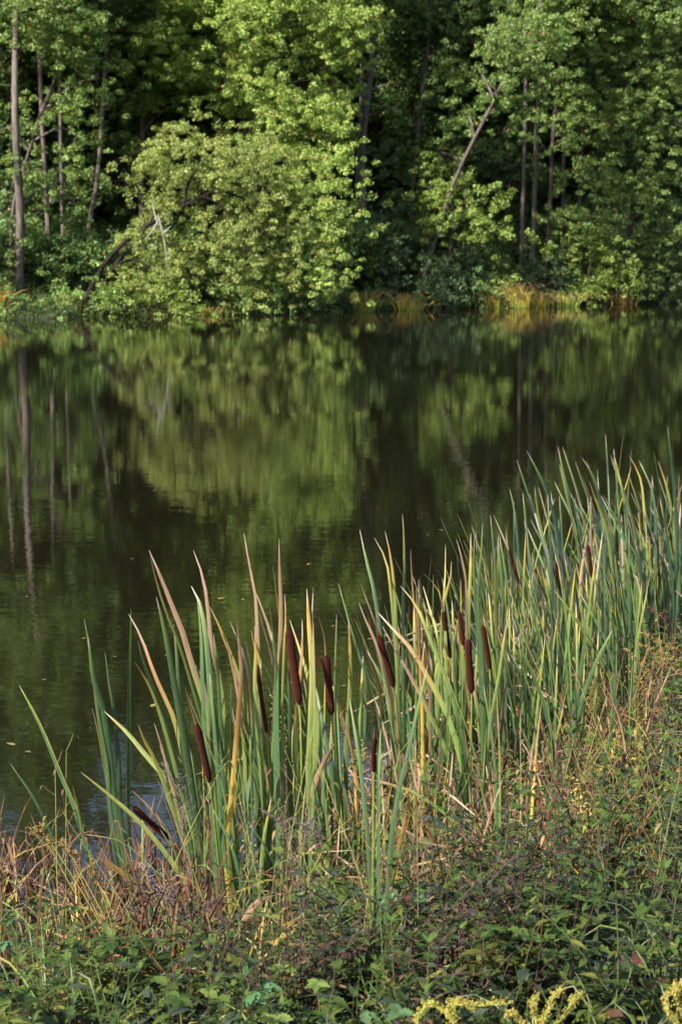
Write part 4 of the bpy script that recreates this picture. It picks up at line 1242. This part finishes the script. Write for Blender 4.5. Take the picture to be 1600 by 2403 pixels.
put_herbs(60, (-100, 500), (3.5, 4.75), [0, 3, 1, 2, 5, 6], 0.6, 1.0, (0.6, 9))
put_herbs(16, (0, 480), (4.7, 5.6), [0, 3, 4, 1], 0.4, 0.7, (0.5, 9))
put_herbs(46, (480, 760), (3.5, 4.5), [2, 3, 5, 0, 4, 6], 0.6, 1.05, (0.3, 9))
put_herbs(6, (480, 760), (4.8, 5.4), [2, 3, 1, 0], 0.3, 0.5, (0.3, 9))
put_herbs(30, (730, 930), (3.5, 5.4), [0, 2, 3, 5, 1, 3], 0.6, 1.05, (0.3, 9))
put_herbs(90, (900, 1450), (3.5, 4.8), [0, 1, 3, 1, 0, 2, 4, 5], 0.7, 1.1, (0.6, 9))
put_herbs(22, (900, 1450), (4.5, 5.3), [0, 1, 3, 1], 0.9, 1.45, (0.6, 9))
put_herbs(70, (1420, 1700), (3.6, 7.0), [0, 1, 1, 3, 6, 0], 0.7, 1.2, (0.6, 9))
put_herbs(24, (900, 1420), (5.0, 6.8), [1, 3, 2], 0.35, 0.7, (0.4, 9))
put_herbs(50, (1400, 1750), (6.5, 9.6), [1, 0, 3, 6, 1], 0.7, 1.25, (0.4, 9))


# thin leafless stalks that rise out of the tangle
def proto_stalk(k, col, H):
    rg = random.Random(800 + k)
    root = empty('dry_stalk_base', (0, 0, 0)); st, tw = MB(), MB()
    lean = np.array((rg.uniform(-.35, .35), rg.uniform(-.2, .2), 0)) * H
    p = catmull([np.array((0, 0, -.03)), lean * .3 + np.array((0, 0, H * .5)), lean + np.array((0, 0, H))], 12)
    tube(st, p, np.linspace(.0022, .0010, 12), col, 5)
    for q in range(9):
        c = p[3 + q]; a = rg.uniform(0, 6.28); l = rg.uniform(.03, .10)
        e = c + np.array((math.cos(a) * .6, math.sin(a) * .6, .8)) * l
        tube(tw, catmull([c, (c + e) / 2 + np.array((0, 0, -.004)), e], 5), np.linspace(.0011, .0006, 5), col, 4)
        if rg.random() < .6:
            leaf_geo(tw, e, np.array((math.cos(a), math.sin(a), -.5)), np.array((0, 0, 1.)), rg.uniform(.015, .035), .009, hcol(rg, [(0.16, .11, .05), (.10, .05, .035), HY, HG2]), curl=.5)
    bpy.data.objects.remove(root)
    for V_, Q_, K_ in zip(tw.V, tw.Q, tw.K):
        st.V.append(V_); st.K.append(K_); st.Q.append(Q_ + st.n)
    st.n += tw.n
    return st.build('dry_stalk', M_dry), []


PK = [proto_stalk(0, (0.24, .19, .06), .75), proto_stalk(1, (0.20, .10, .04), .65), proto_stalk(2, (0.09, .035, .035), .7), proto_stalk(3, (0.20, .20, .06), .85), proto_stalk(4, (0.17, .12, .08), .6)]
usedk = [False] * 5
kname = ['straw-yellow', 'orange-brown', 'purple-brown', 'pale green', 'dry tan']


def put_stalks(n, pxr, dr, smin, smax, srange=(0.2, 9)):
    c = 0
    while c < n:
        px = R.uniform(*pxr); Y = R.uniform(*dr); x = pxX(px, Y); s = float(shore_s(x, Y))
        if not (srange[0] < s < srange[1]): continue
        k = int(R.integers(5)); sc_ = R.uniform(smin, smax)
        place(PK, usedk, k, (x, Y, gz1(x, Y)), R.uniform(0, 6.28), sc_, R.uniform(0, .3), f'{kname[k]} thin dry stalk', 'stalk', 'thin dry stalks in the tangle', mark=0.6 * sc_)
        c += 1


put_stalks(26, (-60, 520), (4.2, 6.0), .6, 1.05)
put_stalks(22, (480, 900), (4.0, 5.8), .6, 1.0)
put_stalks(36, (880, 1450), (4.0, 6.6), .6, 1.15)
put_stalks(34, (1380, 1720), (4.4, 8.6), .7, 1.2)


# ground cover: everything too small and tangled to count
def ground_cover():
    mb = MB(); n = 0
    rg = random.Random(9)
    while n < 8000:
        Y = rg.uniform(2.4, 10.5); x = rg.uniform(-0.26, 0.30) * Y
        s = float(shore_s(x, Y))
        if s < 0.12: continue
        if s > 3.5 and Y < 3.2 and rg.random() < 0.5: continue
        z = gz1(x, Y) + rg.random() ** 1.6 * min(0.26, 0.06 + s * 0.12)
        a = rg.uniform(0, 6.28)
        L = rg.uniform(0.035, 0.085)
        pal = [HG, HG, HG2, HGR, HP, HY, (0.10, 0.06, 0.03)]
        leaf_geo(mb, np.array((x, Y, z)), np.array((math.cos(a), math.sin(a), rg.uniform(-.3, .5))), np.array((rg.uniform(-.4, .4), rg.uniform(-.4, .4), 1.0)), L, L * rg.uniform(.3, .6), hcol(rg, pal), rows=4)
        n += 1
    o = mb.build('ground_cover', M_herb); tag(o, 'dense mat of small mixed weed leaves covering the near bank', 'ground cover', kind='stuff')
    mb = MB(); n = 0
    while n < 2000:      # fallen straw and reed litter along the shore
        Y = rg.uniform(3.2, 12.5); x = rg.uniform(-0.26, 0.30) * Y
        s = float(shore_s(x, Y))
        if not (-0.15 < s < 3.0) or rg.random() < 0.33 * max(s, 0) or (x < -0.2 and (s < 0.15 or rg.random() < .6)): continue
        z = max(gz1(x, Y), 0) + 0.02 + rg.random() ** 2 * 0.28
        a = rg.uniform(0, 6.28); L = rg.uniform(0.12, 0.5); tz = rg.uniform(-0.2, 0.7)
        p0 = np.array((x, Y, z)); d = np.array((math.cos(a), math.sin(a), tz)) * L
        blade(mb, [p0, p0 + d * 0.5 + np.array((0, 0, 0.04)), p0 + d + np.array((0, 0, -0.03))], rg.uniform(0.004, 0.012), rg.choice('ddrwt'), n=6, rg=rg, fold=0.5, phi=rg.uniform(-1.5, 1.5))
        n += 1
    o = mb.build('reed_litter', M_dry); tag(o, 'loose litter of dry tan and brown reed straw along the near shore', 'litter', kind='stuff')
    mb = MB(); n = 0
    while n < 2300:      # fine grass among the herbs
        Y = rg.uniform(3.4, 9.5); x = rg.uniform(-0.25, 0.28) * Y
        s = float(shore_s(x, Y))
        if s < 0.25: continue
        pr = 0.9 if (x / Y > 0.12 and 5.2 < Y < 7.5) else 0.12
        if rg.random() > pr: continue
        p0 = np.array((x, Y, gz1(x, Y) - 0.02)); a = rg.uniform(0, 6.28); h = rg.uniform(0.15, 0.42)
        d = np.array((math.cos(a), math.sin(a), 0)) * h * rg.uniform(0.2, 0.8); up = np.array((0, 0, 1.0))
        blade(mb, [p0, p0 + d * .3 + up * h * .6, p0 + d * .75 + up * h * .9, p0 + d * 1.2 + up * h * rg.uniform(.6, .95)], rg.uniform(0.003, 0.006), rg.choice('ggyYg'), n=7, rg=rg)
        n += 1
    o = mb.build('grass', M_blade); tag(o, 'fine green and yellow grass blades among the weeds', 'grass', kind='stuff')


ground_cover()


# ------------------------------------------------------------------ distinct dry plants
def panicle(mb, a, b, r, nb, npts, col, rg, dot=0.0035, curl=0.0, stemc=None):
    """branching seed head along a-b: side twigs carrying small seeds"""
    stemc = stemc or col
    p = catmull([a, (a + b) / 2 + np.array((rg.uniform(-.01, .01), 0, .01)), b], nb + 2)
    tube(mb, p, np.linspace(0.002, 0.0008, len(p)), stemc, 4)
    for q in range(nb):
        c = p[q + 1]; f = 1 - q / nb
        for _ in range(2):
            an = rg.uniform(0, 6.28); l = r * (0.35 + 0.65 * f) * rg.uniform(.6, 1.2)
            ax = (b - a) / np.linalg.norm(b - a)
            e = c + np.array((math.cos(an) * l * .8, math.sin(an) * l * .8, 0)) + ax * l * 0.7
            tw = catmull([c, (c + e) / 2 + np.array((0, 0, l * .1)), e], 4)
            tube(mb, tw, np.linspace(0.0010, 0.0006, 4), stemc, 4)
            for _ in range(npts):
                t = rg.uniform(.25, 1.05)
                s = c * (1 - t) + e * t + np.array([rg.gauss(0, l * 0.13) for _ in range(3)])
                dd = dot * rg.uniform(.6, 1.3)
                u = np.array([rg.gauss(0, 1) for _ in range(3)]); u /= np.linalg.norm(u)
                tube(mb, np.array([s - u * dd, s - u * dd * .3, s + u * dd * .5, s + u * dd]), [dd * .2, dd * .8, dd * .7, dd * .1], np.clip(np.array(col) * rg.uniform(.6, 1.4), 0, 1), 4)


def seed_plant(name, label, cat, bpx, Y, heads, col, stemc, dot=0.0035, r=0.05, nb=8, npts=7, group=None, curly=False, leaves=0):
    rg = random.Random(int(bpx * 3 + Y * 100))
    x = pxX(bpx, Y); base = np.array((x, Y, gz1(x, Y)))
    root = empty(name, base); tag(root, label, cat, group)
    st = MB()
    for (ax, ay, bx, by) in heads:
        a = P(ax, ay, Y); b = P(bx, by, Y + rg.uniform(-.05, .05))
        m = base * 0.45 + a * 0.55 + (a - b) * 0.3
        pth = catmull([base, m, a], 12)
        tube(st, pth, np.linspace(0.0028, 0.0018, 12), stemc, 5)
        hm = MB()
        panicle(hm, a, b, r, nb, npts, col, rg, dot, stemc=stemc)
        if curly:
            for _ in range(12):          # split curled seed pods
                t = rg.random(); s = a * (1 - t) + b * t
                an = rg.uniform(0, 6.28); l = rg.uniform(.025, .06)
                o1 = s + np.array((math.cos(an), math.sin(an), .5)) * l * .5
                o2 = o1 + np.array((math.cos(an + 1), math.sin(an + 1), .6)) * l * .4
                o3 = o2 + np.array((math.cos(an + 2.6), math.sin(an + 2.6), -.3)) * l * .3
                o4 = o3 + np.array((math.cos(an + 4.2), math.sin(an + 4.2), -.4)) * l * .25
                tube(hm, catmull([s, o1, o2, o3, o4], 10), np.linspace(.0009, .0005, 10), np.clip(np.array(col) * rg.uniform(.7, 1.5), 0, 1), 4)
        hm.build('seed_head', M_dry, root, base)
    st.build('stem', M_stem, root, base)
    if leaves:
        fo = MB()
        for _ in range(leaves):
            h = rg.choice(heads); t = rg.uniform(.3, .95); a = P(h[0], h[1], Y); c = base * (1 - t) + a * t
            an = rg.uniform(0, 6.28)
            leaf_geo(fo, c, np.array((math.cos(an), math.sin(an), .2)), np.array((0, 0, 1.)), .05, .022, hcol(rg, [HG2, HY, (0.2, .12, .04)]), rows=6, lobed=True)
        fo.build('foliage', M_herb, root, base)


OCH = (0.19, 0.125, 0.045); OLV = (0.13, 0.125, 0.035); GRY = (0.14, 0.125, 0.12); STY = (0.22, 0.18, 0.06)
seed_plant('meadowsweet', 'dry ochre meadowsweet seed heads on yellow stems over the water at lower left', 'plant', 270, 5.4,
           [(110, 1960, 75, 1945), (115, 1985, 100, 1930), (170, 2010, 120, 1970), (180, 2040, 150, 1965), (235, 2080, 215, 2010)], OCH, STY, r=0.03, nb=6, npts=6)
seed_plant('meadowsweet', 'ochre seed head on a leafless stem at lower left edge of the weeds', 'plant', 180, 4.9, [(110, 2190, 130, 2090), (160, 2230, 190, 2150)], OCH, STY, r=0.035, nb=6, npts=6)
seed_plant('meadowsweet', 'olive-yellow budding plume standing behind the slim half-hidden seed head', 'plant', 660, 6.5, [(650, 1760, 640, 1620), (690, 1800, 665, 1680), (680, 1830, 700, 1720)], OLV, OLV, r=0.035, nb=14, npts=8)
seed_plant('meadowsweet', 'small olive plume beside the low wrinkled seed head', 'plant', 850, 5.8, [(852, 1800, 848, 1735), (835, 1800, 838, 1760)], OLV, OLV, r=0.022, nb=9, npts=6)
seed_plant('meadowsweet', 'tall tan seed head with leafy orange stem in the right foreground', 'plant', 1440, 4.9,
           [(1375, 1870, 1328, 1822), (1370, 1890, 1350, 1850), (1385, 1920, 1345, 1880), (1375, 1900, 1360, 1840)], STY, (0.25, .13, .05), r=0.022, nb=7, npts=7, leaves=30)
seed_plant('meadowsweet', 'pale straw-coloured branching seed head in the middle of the right tangle', 'plant', 1175, 5.2, [(1130, 2010, 1090, 1905), (1150, 2030, 1125, 1930), (1120, 1990, 1115, 1940)], (0.2, .19, .07), (0.2, .19, .07), r=0.022, nb=8, npts=4)
seed_plant('meadowsweet', 'feathery ochre plume lying to the left near the right edge', 'plant', 1640, 8.3, [(1600, 1535, 1500, 1482), (1610, 1560, 1490, 1510), (1600, 1590, 1530, 1530)], (0.24, .17, .06), OCH, r=0.05, nb=14, npts=8)
seed_plant('meadowsweet', 'feathery ochre plume below the larger one at the right edge', 'plant', 1560, 8.0, [(1530, 1600, 1465, 1520), (1545, 1650, 1500, 1590), (1520, 1640, 1470, 1560)], (0.24, .17, .06), OCH, r=0.045, nb=12, npts=8)
seed_plant('meadowsweet', 'dark brown withered plume among bluish cattails at the right', 'plant', 1600, 8.6, [(1570, 1470, 1515, 1425), (1575, 1460, 1540, 1440)], (0.07, .03, .03), (0.1, .06, .04), r=0.045, nb=9, npts=7)
seed_plant('meadowsweet', 'brown spreading plume over the stubble on the right bank', 'plant', 1500, 7.6, [(1420, 1640, 1340, 1580), (1440, 1690, 1350, 1640), (1480, 1700, 1400, 1610)], (0.20, .12, .05), (0.22, .14, .05), r=0.05, nb=11, npts=7)
for lab, bp, Y, hd in (('grey curled willowherb seed stalk between the cattails of the left clump', 720, 5.6, [(690, 2010, 650, 1890), (700, 2000, 720, 1885), (715, 1960, 735, 1920), (680, 1960, 612, 1900)]),
                       ('grey curled willowherb seed stalk left of the fat seed head', 440, 5.9, [(420, 1900, 385, 1800), (425, 1890, 420, 1820), (430, 1960, 440, 1880)]),
                       ('tangled grey willowherb seed stalk in front of the left water gap', 420, 5.2, [(370, 2130, 290, 2060), (390, 2120, 330, 2030), (420, 2140, 380, 2080), (350, 2180, 300, 2120)]),
                       ('low tangled grey seed stalk under the left clump', 500, 5.0, [(460, 2180, 400, 2110), (470, 2200, 430, 2150), (400, 2230, 340, 2200), (520, 2190, 480, 2120)]),
                       ('small grey seed stalk at the right of the left clump', 790, 5.4, [(740, 1980, 700, 1930), (750, 2010, 742, 1930)])):
    seed_plant('willowherb', lab, 'plant', bp, Y, hd, GRY, (0.17, .10, .09), dot=0.0022, r=0.03, nb=7, npts=3, curly=True, group='dry willowherb stalks')


# goldenrod at the bottom edge, close to the camera
def goldenrod(label, bpx, Y, arcs):
    rg = random.Random(int(bpx))
    x = pxX(bpx, Y); base = np.array((x, Y, gz1(x, Y)))
    root = empty('goldenrod', base); tag(root, label, 'flower', 'goldenrod sprays at the bottom edge')
    st = MB()
    hub = P(bpx, 2440, Y)
    tube(st, catmull([base, base * .5 + hub * .5, hub], 8), np.linspace(.004, .003, 8), (0.25, .28, .06), 6)
    for pts in arcs:
        q = catmull([hub] + [P(a, b, Y + rg.uniform(-.03, .03)) for a, b in pts], 16)
        tube(st, q, np.linspace(.0022, .0010, 16), (0.3, .3, .06), 5)
        fl = MB()
        for i in range(3, 16):
            for _ in range(20):
                s = q[i] + (q[i] - q[i - 1]) * rg.uniform(-.5, .5) + np.array((rg.gauss(0, .004), rg.gauss(0, .004), abs(rg.gauss(0, .006))))
                dd = rg.uniform(.0009, .0018); u = np.array((rg.gauss(0, .5), rg.gauss(0, .5), 1.)); u /= np.linalg.norm(u)
                c = (0.34, 0.28, 0.06) if rg.random() < .75 else (0.35, .38, .08)
                tube(fl, np.array([s - u * dd, s, s + u * dd, s + u * dd * 1.6]), [dd * .3, dd * .8, dd * .9, dd * .2], np.array(c) * rg.uniform(.75, 1.2), 5)
        fl.build('flower_spray', M_dry, root, base)
    st.build('stem', M_stem, root, base)


goldenrod('goldenrod with two long arching yellow sprays at the bottom middle', 1090, 3.1, [[(1040, 2375), (1000, 2362), (975, 2400)], [(1060, 2365), (1120, 2360), (1195, 2355)], [(1050, 2370), (1075, 2352), (1110, 2372)]])
goldenrod('goldenrod with upright pale yellow sprays at the bottom right of centre', 1260, 3.2, [[(1285, 2370), (1300, 2340), (1318, 2325)], [(1330, 2380), (1345, 2350), (1368, 2338)], [(1255, 2385), (1250, 2360), (1262, 2345)], [(1215, 2395), (1200, 2380), (1190, 2385)]])
goldenrod('goldenrod spray cut by the lower right corner', 1620, 3.2, [[(1590, 2360), (1585, 2325), (1600, 2310)], [(1570, 2385), (1560, 2345), (1585, 2330)]])


# broad-leaved plants near the bottom edge
def broad(label, px, py, Y, n, L, cols, name='broadleaf_herb'):
    rg = random.Random(int(px + py))
    c = P(px, py, Y); base = np.array((c[0], c[1] + 0.05, gz1(c[0], c[1])))
    root = empty(name, base); tag(root, label, 'herb')
    st = MB(); fo = MB()
    tube(st, catmull([base, (base + c) / 2 + np.array((.01, 0, 0)), c], 8), np.linspace(.003, .002, 8), (0.14, .1, .05), 5)
    for q in range(n):
        a = -0.4 + q * 6.28 / n + rg.uniform(-.2, .2)
        d = np.array((math.cos(a), math.sin(a) * .8 - .3, rg.uniform(0.0, .35)))
        leaf_geo(fo, c, d, np.array((0, -.5, 1.)), L * rg.uniform(.8, 1.15), L * .55, hcol(rg, cols), rows=11, lobed=True, curl=.25, edgec=hcol(rg, cols))
    st.build('stem', M_stem, root, base); fo.build('foliage', M_herb, root, base)


broad('plant with three smooth pale green lobed leaves at the bottom edge', 935, 2375, 3.4, 3, 0.042, [(0.05, .10, .04)])
broad('variegated yellow-green toothed leaves at the bottom left of centre', 745, 2310, 3.9, 5, 0.038, [(0.11, .15, .04), HG2])
broad('toothed light green leaves left of the variegated ones', 665, 2272, 4.1, 4, 0.045, [HG2, (0.14, .19, .06)])
broad('crisp yellow-green toothed leaves at the bottom of the left half', 650, 2390, 3.6, 4, 0.045, [(0.12, .17, .04)])
broad('dark red withering leaves below the left cattail clump', 790, 2235, 4.2, 5, 0.055, [HR, (0.07, .02, .02)])
broad('small dark red leaves at the foot of the low seed head', 945, 2115, 4.6, 4, 0.05, [HR, (0.09, .03, .03)])
broad('small dark red leaves low at the right', 1480, 2255, 4.1, 4, 0.04, [HR, (0.09, .03, .03)])
broad('pale green three-part leaves at the lower left corner', 30, 2340, 3.9, 4, 0.06, [HG2, HG])
broad('large toothed mid-green leaves left of the low seed head plant', 420, 2345, 3.8, 5, 0.05, [HG, HG2])
broad('light green trifoliate leaf lifted over the weeds right of the low seed head', 1000, 1985, 5.0, 3, 0.05, [HGR, HG2])

# yellow leaves fallen on the water
for k, (px, py) in enumerate(((308, 1312), (274, 1542), (65, 1402), (36, 1750), (245, 1652), (388, 1540), (100, 1596), (355, 1660), (200, 1498), (720, 1326), (778, 1471), (905, 1495),
                              (512, 1407), (984, 1216), (1040, 1246), (1074, 1228), (1000, 1256), (862, 1500), (455, 1190), (886, 1538), (60, 1765), (805, 1610), (1285, 1128), (570, 1409))):
    v = P(px, py, 1.0); t = CAMZ / (CAMZ - v[2]); loc = np.array((v[0] * t, t, 0.004))
    mb = MB(); a = R.uniform(0, 6.28); L = R.uniform(0.028, 0.058)
    leaf_geo(mb, loc, np.array((math.cos(a), math.sin(a), 0)), np.array((0, 0, 1.)), L, L * .6, np.array(((0.18, 0.17, 0.06), (0.25, 0.15, 0.05), (0.16, 0.2, 0.06))[int(R.integers(3))]) * R.uniform(0.5, 1.0), curl=-0.12, rows=7, lobed=True)
    o = mb.build('floating_leaf', M_dry, None, loc)
    where = ('on open water left of the left clump' if px < 400 else 'on the water above the left clump' if px < 800 else 'on the water above the centre cattails')
    tag(o, f'small yellow fallen leaf floating {where}', 'leaf', f'leaves floating {where}')
